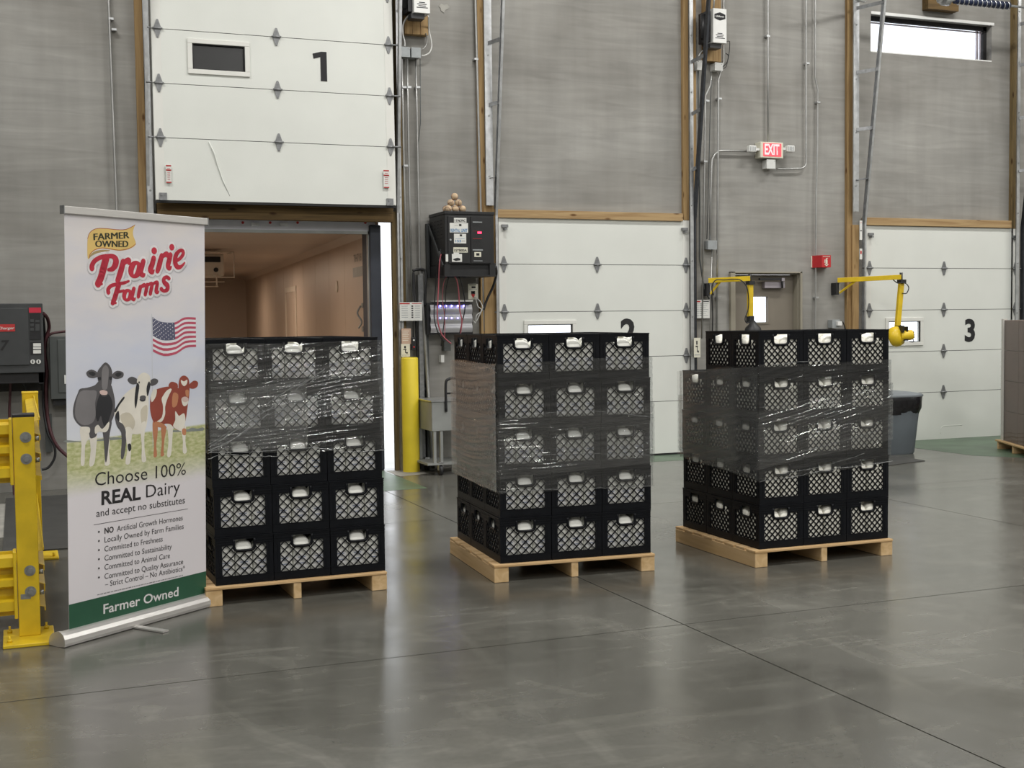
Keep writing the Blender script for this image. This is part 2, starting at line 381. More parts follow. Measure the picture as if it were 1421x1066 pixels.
def text_mesh(txt, width=None, height=None, bold=0.0, shear=0.0, spacing=1.0):
    """built-in font turned to a flat mesh, baseline-left at origin in XY, scaled to width / cap height"""
    cu = bpy.data.curves.new('t', 'FONT'); cu.body = txt; cu.size = 1.0; cu.offset = bold; cu.shear = shear; cu.space_character = spacing
    cu.fill_mode = 'BOTH'; cu.resolution_u = 3
    ob = bpy.data.objects.new('t', cu); COL.objects.link(ob)
    dg = bpy.context.evaluated_depsgraph_get(); me = bpy.data.meshes.new_from_object(ob.evaluated_get(dg))
    bpy.data.objects.remove(ob); bpy.data.curves.remove(cu)
    if not me.vertices: return me
    x0 = min(v.co.x for v in me.vertices); x1 = max(v.co.x for v in me.vertices)
    cap = 0.70
    sx = (width/(x1-x0)) if width else 1.0; sy = (height/cap) if height else sx
    if not width: sx = sy
    for v in me.vertices: v.co.x = (v.co.x-x0)*sx; v.co.y = v.co.y*sy
    return me
def place_text(txt, m, origin, xdir, ydir, parent, width=None, height=None, bold=0.0, shear=0.0, name='lettering', local=False):
    me = text_mesh(txt, width, height, bold, shear); me.materials.clear(); me.materials.append(m); me.name = name
    o = bpy.data.objects.new(name, me); COL.objects.link(o)
    X = Vector(xdir).normalized(); Y = Vector(ydir).normalized(); Z = X.cross(Y)
    mw = Matrix(((X.x, Y.x, Z.x, origin[0]), (X.y, Y.y, Z.y, origin[1]), (X.z, Y.z, Z.z, origin[2]), (0, 0, 0, 1)))
    if local: o.parent = parent; o.matrix_basis = mw
    else: o.parent = parent; o.matrix_parent_inverse = Matrix.Translation(-Vector(parent.location)); o.matrix_basis = mw
    return o
XW, ZW = (1, 0, 0), (0, 0, 1)
def wtext(txt, m, px, py, Y, parent, width=None, height=None, bold=0.0, shear=0.0):
    """lettering on a face parallel to the back wall, baseline-left at the surveyed point"""
    p = wp(px, py, Y); return place_text(txt, m, p, XW, ZW, parent, width, height, bold, shear)

# ------------------------------------------------------------------ structure: room shell
XL, XR, YF = -9.0, 18.0, -22.0
ST = .583; SH = .5039        # bottom door section, other sections
DOORH = ST+4*SH
D1X, D1W = 1.2446, 2.3214; D2X, D2W = 4.7282, 2.2793; D3X, D3W = 9.3934, 2.3214
WY0, WY1 = 0.03, 0.20
def wall_with_holes(x0, x1, z1, holes):
    xs = sorted({x0, x1, *[h[0] for h in holes], *[h[1] for h in holes]}); mb = MB()
    for a, b in zip(xs, xs[1:]):
        cut = sorted([(h[2], h[3]) for h in holes if h[0] <= a+1e-6 and h[1] >= b-1e-6]); z = 0.0
        for c0, c1 in cut:
            if c0 > z: mb.box((a, WY0, z), (b, WY1, c0))
            z = c1
        if z < z1: mb.box((a, WY0, z), (b, WY1, z1))
    return mb
pw0 = wp(1219, 20, .03); pw1 = wp(1376, 80, .03)
PD0 = wp(1018, 381, .03); PD1 = wp(1108, 381, .03); PDZ = 2.03
holes = [(1.20, 3.62, 0, 2.60), (D2X+.06, D2X+D2W-.06, 0, 2.52), (D3X+.06, D3X+D3W-.06, 0, 2.52), (PD0.x, PD1.x, 0, PDZ), (9.50, pw1.x, 4.66, pw0.z)]
struct(wall_with_holes(XL, XR, CEIL, holes).build('wall_back', MC))
struct(MB().box((XL-.2, YF, 0), (XL, WY1, CEIL)).build('wall_left', M_wall2))
struct(MB().box((XR, YF, 0), (XR+.2, WY1, CEIL)).build('wall_right', M_wall2))
struct(MB().box((XL-.2, YF-.2, 0), (XR+.2, YF, CEIL)).build('wall_front', MC))
struct(MB().box((XL-.2, YF-.2, CEIL), (XR+.2, WY1, CEIL+.2)).build('ceiling', M_ceil))
# floor slabs are separate pours with saw-cut joints between them
JX = [-4.26, -.605, 3.05, 6.70, 10.35, 14.0]; JY = [-17.85, -14.19, -10.53, -6.87, -3.21]
fl = empty('floor'); struct(fl)
xs = [XL-.2]+JX+[XR+.2]; ys = [YF-.2]+JY+[WY1]
G = .004
for i, (a, b) in enumerate(zip(xs, xs[1:])):
    for c, d in zip(ys, ys[1:]):
        o = MB().box((a+G, c+G, -.12), (b-G, d-G, 0)).build('slab', MF, fl)
o = MB().box((XL-.2, YF-.2, -.2), (XR+.2, WY1, -.008)).build('joint_filler', M_joint, fl)
# outdoors beyond the dock
struct(MB().box((-40, .35, -1.5), (60, 60, -1.25)).build('yard', M_yard))
# high-bay fixtures (the area lamps sit just below them)
for lx, ly in LAMPS:
    f = empty('high_bay_fixture', (lx, ly, CEIL), 0, 'white high-bay lamp housing hung from the roof deck', 'ceiling lamp', 'high-bay lamps')
    MB().box((-1.24, -.24, -.40), (1.24, .24, -.34)).build('housing', M_white, f)
    MB().cyl((-.4, 0, -.34), (-.4, 0, 0), .008, 6).build('hanger', M_galv, f)
    MB().cyl((.4, 0, -.34), (.4, 0, 0), .008, 6).build('hanger', M_galv, f)

# ------------------------------------------------------------------ sectional dock doors
hinge_me = None
def hinge_mb():
    mb = MB()
    mb.prism([(-.036, .004), (.036, .004), (.026, .030), (.008, .084), (-.008, .084), (-.026, .030)], -.012, -.001)
    mb.prism([(-.036, -.004), (-.026, -.030), (-.008, -.084), (.008, -.084), (.026, -.030), (.036, -.004)], -.010, -.001)
    mb.cyl((-.045, -.016, 0), (.045, -.016, 0), .009, 8)
    return mb
HM = hinge_mb().build('hinge', M_steel); hinge_me = HM.data; bpy.data.objects.remove(HM)
def dock_door(name, x0, wd, zb, Yf, win, lean, number, nx, nz):
    """Yf = y of the inner face at the bottom; lean = metres towards the room per metre of height"""
    d = empty(name, (x0, Yf, zb)); struct(d); d.rotation_euler = (math.atan(lean), 0, 0)
    z = 0; T = .048
    for k in range(5):
        h = ST if k == 0 else SH; g = .003
        z0, z1 = z+g, z+h-g; mb = MB()
        if k == 2 and win:
            a, b, c, e = win
            mb.box((0, 0, z0), (a, T, z1)).box((b, 0, z0), (wd, T, z1)).box((a, 0, z0), (b, T, c)).box((a, 0, e), (b, T, z1))
        else: mb.box((0, 0, z0), (wd, T, z1))
        mb.build('panel', M_door, d)
        for sx in (0.0, wd-.085):      # end stile caps
            MB().box((sx, -.0025, z0+.004), (sx+.085, .0, z1-.004)).build('end_cap', M_doorframe, d)
        if k == 2 and win:
            fb = MB(); q = .045
            fb.box((a-q, -.016, c-q), (b+q, .001, c)).box((a-q, -.016, e), (b+q, .001, e+q)).box((a-q, -.016, c), (a, .001, e)).box((b, -.016, c), (b+q, .001, e))
            fo = fb.build('window_frame', M_doorframe, d, .004)
            MB().box((a-.002, .018, c-.002), (b+.002, .024, e+.002)).build('pane', G_dark if name == 'door_1' else G_win, fo)
            gk = MB(); q = .008
            gk.box((a, -.008, c), (b, .014, c+q)).box((a, -.008, e-q), (b, .014, e)).box((a, -.008, c), (a+q, .014, e)).box((b-q, -.008, c), (b, .014, e))
            gk.build('gasket', M_gap, fo)
        if k > 0:
            MB().box((0, .01, z-.004), (wd, .04, z+.004)).build('joint_seal', M_gap, d)
            for hx in (.055, wd/2, wd-.045):
                o = bpy.data.objects.new('hinge', hinge_me); COL.objects.link(o); o.parent = d; o.location = (hx, 0, z)
            for hx, s in ((.01, -1), (wd-.01, 1)):
                MB().cyl((hx-.02, -.022, z), (hx+.07*s, -.022, z), .008, 8).build('roller_pin', M_steel, d)
        z += h
    MB().box((0, .004, -.02), (wd, .044, .003)).build('bottom_seal', M_gap, d)
    for hx in (.03, wd-.10):
        MB().box((hx, -.012, .0), (hx+.07, 0, .07)).cyl((hx+.02, -.02, .05), (hx+.02, 0, .05), .008, 8).build('bottom_bracket', M_steel, d)
        MB().box((hx, -.03, DOORH-.12), (hx+.07, 0, DOORH-.09)).box((hx+.02, -.055, DOORH-.145), (hx+.05, 0, DOORH-.13)).build('top_roller_bracket', M_steel, d)
    if number == '1':
        MB().prism([(nx+.075, nz), (nx+.138, nz), (nx+.138, nz+.285), (nx+.085, nz+.285), (nx, nz+.262), (nx+.008, nz+.212), (nx+.075, nz+.232)], -.003, -.001).build('number', M_ink, d)
    else: place_text(number, M_ink, (nx, -.003, nz), XW, ZW, d, None, .262, .034, local=True).name = 'number'
    return d
def wrel(px, py, x0, Y, zb): p = wp(px, py, Y); return p.x-x0, p.z-zb
Z1 = 2.6814
w1a = wrel(268, 60, D1X, -.25, Z1); w1b = wrel(342, 98, D1X, -.25, Z1)
n1 = wrel(437, 110, D1X, -.25, Z1)
d1 = dock_door('door_1', D1X, D1W, Z1, -.20, (w1a[0], w1b[0], 1.235, 1.475), -.02, '1', n1[0], n1[1])
n2 = wrel(860, 479, D2X, 0, 0); n3 = wrel(1337, 473, D3X, 0, 0)
a2 = wrel(731, 453, D2X, 0, 0); b2 = wrel(793, 453, D2X, 0, 0)
d2 = dock_door('door_2', D2X, D2W, .02, -.02, (a2[0], b2[0], 1.20, 1.455), 0, '2', n2[0], n2[1])
a3 = wrel(1231, 448, D3X, 0, 0); b3 = wrel(1275, 448, D3X, 0, 0)
d3 = dock_door('door_3', D3X, D3W, .0, -.02, (a3[0], b3[0], 1.205, 1.455), 0, '3', n3[0], n3[1])
for px, py in ((230, 229), (532, 236)):      # warning stickers on the bottom section
    p = wp(px, py, -.21); q = wp(px+8, py+25, -.21)
    o = MB().box((p.x, -.215, q.z), (q.x, -.2065, p.z)).build('sticker', M_paper); 
    o.parent = d1; o.matrix_parent_inverse = (Matrix.Translation(d1.location) @ d1.rotation_euler.to_matrix().to_4x4()).inverted(); o['label'] = 'small white sticker with red border'
    r = MB()
    r.box((p.x, -.217, p.z-.012), (q.x, -.2152, p.z)).box((p.x, -.217, q.z), (q.x, -.2152, q.z+.01)).box((p.x, -.217, (p.z+q.z)/2+.03), (q.x, -.2152, (p.z+q.z)/2+.042))
    for k in range(6): r.box((p.x+.012, -.217, p.z-.03-.02*k), (q.x-.012, -.2152, p.z-.034-.02*k))
    r2 = r.build('sticker_print', M_inkr); r2.parent = o
# dent in the raised door: a shallow pressed crease
cr = [wp(x, y, -.203) for x, y in ((290, 196), (297, 212), (303, 232), (310, 252), (319, 272))]
o = MB().tube([(v.x, -.197, v.z) for v in cr], [.003, .008, .007, .008, .003], 8).build('crease', M_door)
o.parent = d1; o.matrix_parent_inverse = (Matrix.Translation(d1.location) @ d1.rotation_euler.to_matrix().to_4x4()).inverted()
cr = smooth_path([wp(x, y, -.02) for x, y in ((1305, 602), (1307, 593), (1314, 591), (1335, 590))], 4)
o = MB().tube([(v.x, -.017, v.z) for v in cr], .006, 8).build('crease', M_door)
o.parent = d3; o.matrix_parent_inverse = Matrix.Translation(d3.location).inverted()

# ------------------------------------------------------------------ timber framing and tracks
trims = 0
def trim(mb, m, bevel=0.003):
    global trims; trims += 1
    return struct(mb.build('trim_%d' % trims, m, None, bevel))
def post_px(xa, xb, y, zt, zb=0.0, Y=-.06, m=M_timber, xoff=0):
    a = wp(xa, y, Y).x; b = wp(xb, y, Y).x
    return trim(MB().box((a, Y, zb), (b, .029, zt)), m)
TOP = CEIL
post_px(187, 198, 40, TOP, Y=-.02)                      # left of door 1
post_px(545.5, 551, 400, 2.64, Y=-.03, m=M_timber_d)       # right jamb of door 1
post_px(553, 562, 330, TOP, Y=-.05, m=M_timber_d)
post_px(663.5, 672, 130, TOP, Y=-.03)                     # left of door 2
post_px(672, 689, 400, 2.72, Y=-.04)
post_px(948, 955.5, 130, TOP, Y=-.02, m=M_timber)        # right of door 2
post_px(962, 966.5, 200, TOP, Y=-.02, m=M_timber)
post_px(1176, 1183.5, 130, TOP, Y=-.02, m=M_timber)     # left of door 3
post_px(1183, 1192, 420, 2.6, Y=-.05, m=M_timber)
post_px(1405, 1411, 130, TOP, Y=-.02, m=M_timber_d)
p = wp(218, 279, -.07); q = wp(546, 306, -.07)
trim(MB().box((wp(218, 290, -.07).x, -.07, 2.53), (q.x, .029, 2.67)), M_timber_dx)
trim(MB().box((D2X-.03, -.05, 2.60), (wp(948, 300, -.05).x, .029, 2.685)), M_timber_x)
trim(MB().box((D3X-.02, -.05, 2.60), (wp(1404, 310, -.05).x, .029, 2.69)), M_timber_x)

def track(name_lbl, x_in, zlo, zhi, side, lean=.125, kink=2.62, yb=-.03, mt=None, zfull=None):
    """vertical-lift door track: wall angle + running channel that leans into the room above the door, tied by straps"""
    t = thing('door_track', name_lbl, 'door track', (x_in, yb, zlo), 'vertical-lift tracks')
    m = mt or M_galv; xs = x_in
    def yat(z): return yb if z < kink else yb-(z-kink)*lean
    c = MB()
    for za, zb_ in ((zlo, kink), (kink, zhi)):
        if zb_ <= za: continue
        pa = Vector((xs, yat(za)-.025, za)); pb = Vector((xs, yat(zb_)-.025, zb_))
        c.bar(pa, pb, .052, .004, (1, 0, 0)); c.bar(pa+Vector((.012*side, -.026, 0)), pb+Vector((.012*side, -.026, 0)), .004, .026, (1, 0, 0))
        c.bar(pa+Vector((.012*side, .026, 0)), pb+Vector((.012*side, .026, 0)), .004, .026, (1, 0, 0))
    wpart(c, 'channel', m, t)
    return t, yat
def angle_strip(t, xa, xb, y, zlo, zhi, m=M_galv, Y=-.075):
    a = wp(xa, y, Y).x; b = wp(xb, y, Y).x
    wpart(MB().box((a, Y-.003, zlo), (b, Y, zhi)).box((b-.004, Y, zlo), (b, Y+.06, zhi)), 'wall_angle', m, t)
    k = zlo+.3
    while k < zhi-.1:
        wpart(MB().cyl(((a+b)/2, Y-.010, k), ((a+b)/2, Y, k), .010, 8), 'bolt', M_bolt, t); k += .62
    return (a+b)/2
# door 1
t, yat = track('galvanised steel track along the left edge of dock door one', D1X-.045, 0.0, 6.4, -1, .10)
angle_strip(t, 199, 207, 60, 0, 6.4, Y=-.10)
t, yat = track('galvanised steel track along the right edge of dock door one', D1X+D1W+.045, 0.0, 6.4, 1, .10)
angle_strip(t, 552, 556, 200, 0, 6.4, Y=-.08)
# door 2 left
def strap(t, pa, pb):
    wpart(MB().bar(pa, pb, .042, .004, (0, 0, 1) if False else Vector((1, 0, 0))), 'strap', M_steel, t)
t, yat = track('galvanised track left of dock door two, leaning out on steel straps', D2X-.03, 0, 5.6, -1, .13)
xa = angle_strip(t, 673, 683, 130, 2.72, 5.6, Y=-.095)
for zz in (3.0, 3.75, 4.38, 5.1):
    strap(t, (xa, -.10, zz), (D2X-.03, yat(zz)-.02, zz+.02))
t, yat = track('dark track right of dock door two, leaning out on steel straps', D2X+D2W+.035, 0, 5.8, 1, .14, mt=M_darksteel)
xa = angle_strip(t, 957, 962, 130, 0, 5.8, Y=-.07)
for zz in (3.16, 3.78, 4.35, 5.1):
    strap(t, (xa, -.075, zz), (D2X+D2W+.035, yat(zz)-.02, zz+.03))
t, yat = track('galvanised track left of dock door three, leaning out on steel straps', D3X-.035, 0, 6.0, -1, .14)
xa = angle_strip(t, 1184.5, 1192, 130, 2.75, 6.0, Y=-.105)
for zz in (3.12, 3.70, 4.36, 5.1):
    strap(t, (xa, -.11, zz), (D3X-.035, yat(zz)-.02, zz+.02))
t, yat = track('dark track right of dock door three at the frame edge', D3X+D3W+.03, 0, 6.0, 1, .14, mt=M_darksteel)
xa = angle_strip(t, 1412, 1416, 130, 0, 6.0, Y=-.10)
for zz in (3.3, 3.95, 4.6, 5.1):
    strap(t, (xa, -.11, zz), (D3X+D3W+.03, yat(zz)-.02, zz+.02))

# ------------------------------------------------------------------ floor markings and mats
def zone(name, pts, m, h=.0015):
    struct(MB().prism(pts, .0002, h, 'z').build(name, m))
zone('trim_dock_paint_c', [(9.55, .0), (9.60, -1.6), (9.9, -2.0), (11.75, -2.0), (11.75, .0)], M_green)
zone('trim_dock_paint_a', [(1.25, .0), (1.25, -1.45), (3.45, -1.45), (3.45, .0)], M_green)
zone('trim_dock_paint_b', [(4.72, .0), (4.72, -.55), (7.05, -.55), (7.05, .0)], M_green)
zone('trim_pale_strip_a', [(3.47, -.5), (3.47, .0), (4.4, .0), (4.4, -.22)], M_pale)
zone('trim_pale_strip_b', [(-3.0, -2.6), (-3.0, -.75), (-.12, -.75), (-.12, -2.6)], M_pale)
solo(MB().box((-.13, -3.3, .001), (1.1, -.45, .009)), 'floor_mat', M_mat, 'black rubber mat lying behind the yellow guard rail', 'mat')
p = [fp(1200, 650), fp(1283, 640), fp(1240, 634), fp(1200, 634)]
solo(MB().prism([(8.1, -2.0), (8.80, -1.79), (8.82, -1.30), (8.1, -1.30)], .001, .008, 'z'), 'floor_mat', M_mat, 'dark mat on the floor beside the grey rubbish bin', 'mat')

# ------------------------------------------------------------------ person door
dr = empty('door_4', (PD0.x, .03, 0)); struct(dr)
fx0 = wp(1013.5, 377, .0).x; fx1 = wp(1113, 377, .0).x; fz = wp(1014, 377, 0).z
fb = MB(); 
fb.box((fx0, -.01, 0), (PD0.x+.0, .031, fz)).box((PD1.x, -.01, 0), (fx1, .031, fz)).box((fx0, -.01, PDZ), (fx1, .031, fz))
fb.box((PD0.x, .029, 0), (PD0.x+.012, .19, PDZ)).box((PD1.x-.012, .029, 0), (PD1.x, .19, PDZ)).box((PD0.x, .029, PDZ-.012), (PD1.x, .19, PDZ))
wpart(fb, 'frame', M_taupel, dr, .003)
LY = .12
lw0 = wp(1043, 412, LY); lw1 = wp(1065.5, 447, LY)
lb = MB(); a, b = PD0.x+.014, PD1.x-.014; zt = PDZ-.016
lb.box((a, LY, .01), (lw0.x, LY+.045, zt)).box((lw1.x, LY, .01), (b, LY+.045, zt)).box((lw0.x, LY, .01), (lw1.x, LY+.045, lw1.z)).box((lw0.x, LY, lw0.z), (lw1.x, LY+.045, zt))
wpart(lb, 'door_leaf', M_taupe, dr)
lf = MB(); q = .022
lf.box((lw0.x-q, LY-.008, lw1.z-q), (lw1.x+q, LY, lw1.z)).box((lw0.x-q, LY-.008, lw0.z), (lw1.x+q, LY, lw0.z+q)).box((lw0.x-q, LY-.008, lw1.z), (lw0.x, LY, lw0.z)).box((lw1.x, LY-.008, lw1.z), (lw1.x+q, LY, lw0.z))
wpart(lf, 'window_frame', M_taupe, dr)
wpart(MB().box((lw0.x, LY+.018, lw1.z), (lw1.x, LY+.026, lw0.z)), 'pane', G_win, dr)
c0 = wp(1061, 391, LY-.06); c1 = wp(1089, 400, LY-.06)
wpart(MB().box((c0.x, LY-.065, c1.z), (c1.x, LY-.001, c0.z)), 'closer_body', M_closer, dr, .004)
c2 = wp(1054, 386, LY-.09); c3 = wp(1088, 389, LY-.09)
wpart(MB().box((c2.x, LY-.10, c3.z), (c3.x, LY-.07, c2.z)).cyl((c3.x-.02, LY-.085, c1.z), (c3.x-.02, LY-.085, c3.z+.01), .012, 8), 'closer_arm', M_black, dr)
wpart(MB().box((c3.x-.04, LY-.105, c3.z-.01), (c3.x, LY-.07, c2.z+.002)), 'closer_bracket', M_closer, dr)

# ------------------------------------------------------------------ high window over door 3
wn = empty('window_1', (9.5, .15, 4.66)); struct(wn)
x0, x1, z0, z1 = 9.5, pw1.x, 4.66, pw0.z
fr = MB(); q = .05
fr.box((x0, .12, z0), (x1, .17, z0+.02)).box((x0, .12, z1-q), (x1, .17, z1)).box((x0, .12, z0), (x0+q, .17, z1)).box((x1-q, .12, z0), (x1, .17, z1))
wpart(fr, 'frame', M_gap, wn)
wpart(MB().box((x1-.14, .135, z0+.02), (x1-.115, .16, z1-q)).box((x1-.085, .135, z0+.02), (x1-.075, .16, z1-q)).box((x0, .135, z1-q-.03), (x1-.05, .16, z1-q-.015)), 'inner_frame', M_closer, wn)
wpart(MB().box((x0+q, .143, z0+.02), (x1-q, .15, z1-q)), 'pane', G_win, wn)
wpart(MB().box((x0, .028, z0-.012), (x1, .118, z0+.002)).box((x0, .022, z1-.004), (x1+.03, .034, z1+.03)), 'sill', M_white, wn)

# torsion shaft, spring and drum in front of the high window
sh = thing('torsion_spring', 'torsion shaft with blue-black coil spring under the roof above dock door three', 'door spring', (10.4, -.45, 5.1))
s0 = wp(1325, -1, -.45); s1 = wp(1400, 9, -.45)
zz = (s0.z+s1.z)/2
zz = wp(1362, 4, -.45).z
wpart(MB().cyl((9.2, -.45, zz), (11.95, -.45, zz), .014, 10), 'shaft', M_galv, sh)
wpart(MB().cyl((s0.x, -.45, zz), (s1.x, -.45, zz), .042, 14), 'spring_core', mat('spring_blue_black', (.012, .02, .055), .4), sh)
hl = []; nco = 12
for i in range(nco*10+1):
    a = 2*math.pi*i/10; hl.append((s0.x+(s1.x-s0.x)*i/(nco*10), -.45+.048*math.cos(a), zz+.048*math.sin(a)))
wpart(MB().tube(hl, .006, 5), 'coil', M_galv, sh)
g = wp(1310, 3, -.40)
wpart(MB().cyl((g.x-.06, -.45, zz), (g.x+.02, -.45, zz), .075, 16).cyl((g.x-.11, -.45, zz), (g.x-.09, -.45, zz), .055, 12), 'drum', M_galv, sh)
a = wp(1282, 2, .0); b = wp(1324, 18, .0)
solo(MB().box((a.x, -.08, b.z), (b.x, .029, a.z+.25)), 'wood_block', M_timber_dx, 'brown timber block on the wall above the high window', 'wood block')
t = thing('angle_bracket', 'perforated steel angle bracket at the top of the timber post left of dock door three', 'bracket', tuple(wp(1190, 5, -.2)))
a = wp(1190, 2, -.10); b = wp(1146, 8, -.45)
wpart(MB().bar((a.x+.1, -.10, a.z), (b.x, -.38, a.z), .04, .004, (0, 0, 1)), 'angle', M_galv, t)

# ------------------------------------------------------------------ trailer backed up to door 1
TY = math.radians(-4.6)
tr = thing('trailer', 'inside of the tan-lined trailer backed up to the open dock door', 'trailer', (0.98, .44, 0), rz=TY)
TWd, TH, TL = 2.47, 2.50, 14.6
MB().box((0, 0, -.1), (TWd, TL, .03)).build('trailer_floor', M_stain, tr)
MB().box((-.06, 0, 0), (0, TL, TH+.06)).build('side_wall', M_trail, tr)
MB().box((TWd, 0, 0), (TWd+.06, TL, TH+.06)).build('side_wall', M_trail, tr)
MB().box((-.06, 0, TH), (TWd+.06, TL, TH+.08)).build('roof', M_trail, tr)
MB().box((-.06, TL, 0), (TWd+.06, TL+.06, TH+.08)).build('end_wall', M_trail, tr)
for k in range(12):
    y = 1.2*k+.6
    MB().box((TWd-.0015, y, .03), (TWd+.001, y+.010, TH-.1)).build('wall_seam', M_trail, tr)
MB().prism([(TWd-.07, TH), (TWd, TH-.07), (TWd+.01, TH+.01)], .02, TL, 'y').build('cove_trim', M_trail, tr)
MB().box((TWd-.012, 6.2, .2), (TWd, 6.28, 2.05)).box((TWd-.012, 7.5, .2), (TWd, 7.58, 2.05)).box((TWd-.012, 6.2, 2.0), (TWd, 7.58, 2.08)).build('side_door_frame', M_evap, tr)
# header and frame at the opening (square to the building)
h0 = wp(229, 302, .16); h1 = wp(520, 322, .16); hz1 = wp(400, 305, .16).z; hz0 = wp(400, 319.5, .16).z
t2 = thing('trailer_rear_frame', 'grey steel rear frame of the trailer with bolted header across the dock opening', 'trailer frame', (2.4, .14, 2.4))
wpart(MB().box((1.02, .14, hz0), (h1.x, .20, hz1+.12)).box((1.02, .10, hz1+.0), (h1.x, .14, hz1+.012)), 'header', M_trailh, t2)
for x in (337, 375, 413, 507):
    p = wp(x, 309, .135); wpart(MB().cyl((p.x, .13, p.z), (p.x, .142, p.z), .013, 10), 'bolt', M_inkr, t2)
for x in (354, 394):
    p = wp(x, 311, .13); wpart(MB().box((p.x-.04, .118, p.z-.02), (p.x+.04, .141, p.z+.012)), 'light_bracket', M_galv, t2)
wpart(MB().box((1.02, .14, hz0-.03), (h1.x, .17, hz0)), 'header_lip', M_stain, t2)
jx = wp(511, 400, .16).x; jx2 = wp(515, 400, .16).x
wpart(MB().box((jx, .14, 0), (jx2+.02, .20, hz0)), 'rear_post', M_stain, t2)
# things fixed to the trailer's right wall
Rm = Matrix.Translation(Vector((0.98, .44, 0))) @ Matrix.Rotation(TY, 4, 'Z')
def on_trailer_wall(px, py):
    """point of the trailer's right liner plane (local x = TWd)"""
    Pn = Rm @ Vector((TWd, 0, 0)); nrm = (Rm.to_3x3() @ Vector((1, 0, 0)))
    d = ray(px, py); t_ = (Pn-C0).dot(nrm)/d.dot(nrm); return Rm.inverted() @ (C0+d*t_)
a = on_trailer_wall(484, 383); b = on_trailer_wall(510, 390); 
MB().box((TWd-.006, min(a.y, 1.2), a.z-.03), (TWd, max(b.y, .05), a.z+.075)).build('grey_patch', M_stain, tr)
a = on_trailer_wall(461, 401); b = on_trailer_wall(475, 387)
MB().cyl((TWd-.012, a.y*.5+b.y*.5, (a.z+b.z)/2-.03), (TWd, a.y*.5+b.y*.5, (a.z+b.z)/2-.03), .07, 16).build('round_vent_cover', M_evap, tr)
# number on the liner, reading towards the door
a = on_trailer_wall(491, 362); b = on_trailer_wall(502, 362)
place_text('TH716', M_taupe, (TWd-.003, a.y, a.z-.02), (0, -1, 0), ZW, tr, max(.12, abs(a.y-b.y)), .085, .01, local=True)
a = on_trailer_wall(505, 440)
lt = MB(); lt.tube(smooth_path([(TWd-.03, a.y+.02, a.z+.12), (TWd-.07, a.y, a.z+.04), (TWd-.03, a.y-.03, a.z-.05), (TWd-.06, a.y, a.z-.12)]), .010, 6); lt.box((TWd-.02, a.y-.04, a.z-.16), (TWd, a.y+.05, a.z-.10)); lt.box((TWd-.02, a.y-.04, a.z+.10), (TWd, a.y+.05, a.z+.15))
lt.build('strap_latch', M_stain, tr)
# evaporator unit hung from the trailer roof
p = wp(308, 366, 4.4)
ev = thing('cooling_unit', 'beige cooling unit with wire guard hung under the trailer ceiling', 'cooling unit', (p.x, 4.4, p.z-.18))
wpart(MB().box((p.x-.40, 4.4, p.z-.16), (p.x+.03, 4.9, p.z+.13)), 'housing', M_evap, ev, .02)
wpart(MB().box((p.x-.35, 4.385, p.z+.02), (p.x-.02, 4.401, p.z+.09)), 'grille', M_gap, ev)
wpart(MB().cyl((p.x-.08, 4.38, p.z-.08), (p.x-.08, 4.401, p.z-.08), .03, 12), 'knob', M_gap, ev)
wg = MB()
for q in ((p.x+.13, p.z+.16), (p.x+.13, p.z-.17)): pass
wg.tube([(p.x-.4, 4.36, p.z+.15), (p.x+.15, 4.36, p.z+.15), (p.x+.15, 4.36, p.z-.18), (p.x-.4, 4.36, p.z-.18)], .010, 6)
wg.tube([(p.x-.4, 4.36, p.z-.24), (p.x+.02, 4.36, p.z-.24)], .008, 6); wg.tube([(p.x-.4, 4.36, p.z-.30), (p.x-.06, 4.36, p.z-.30)], .008, 6)
wg.tube([(p.x+.15, 4.36, p.z+.15), (p.x+.15, 4.85, p.z+.15)], .010, 6); wg.tube([(p.x-.08, 4.36, p.z-.13), (p.x-.08, 4.36, p.z-.30)], .010, 6)
wpart(wg, 'wire_guard', M_evap, ev)
# unseen fill lights, added to brighten the inside of the trailer
for ly_, k_w, lx_ in ((2.0, .42, 1.9), (6.4, .55, 2.6), (11.0, .5, 2.9)):
    tl = bpy.data.lights.new('trailer_fill_light', 'AREA'); tl.size = .5; tl.energy = TRAILER_W*k_w; tl.color = (1.0, .80, .62)
    to = bpy.data.objects.new('trailer_fill_light', tl); to.location = (lx_, ly_, 2.40); COL.objects.link(to)
# dock pads
for nm, xa, xb in (('right', wp(514.5, 400, .10).x, wp(530, 400, .10).x), ('left', 1.10, 1.22)):
    solo(MB().box((xa, .10, .0), (xb, .42, wp(522, 312, .10).z)), 'dock_pad', M_pad, 'dark blue-black vinyl dock pad on the %s side of the trailer opening' % nm, 'dock pad', None, .012)

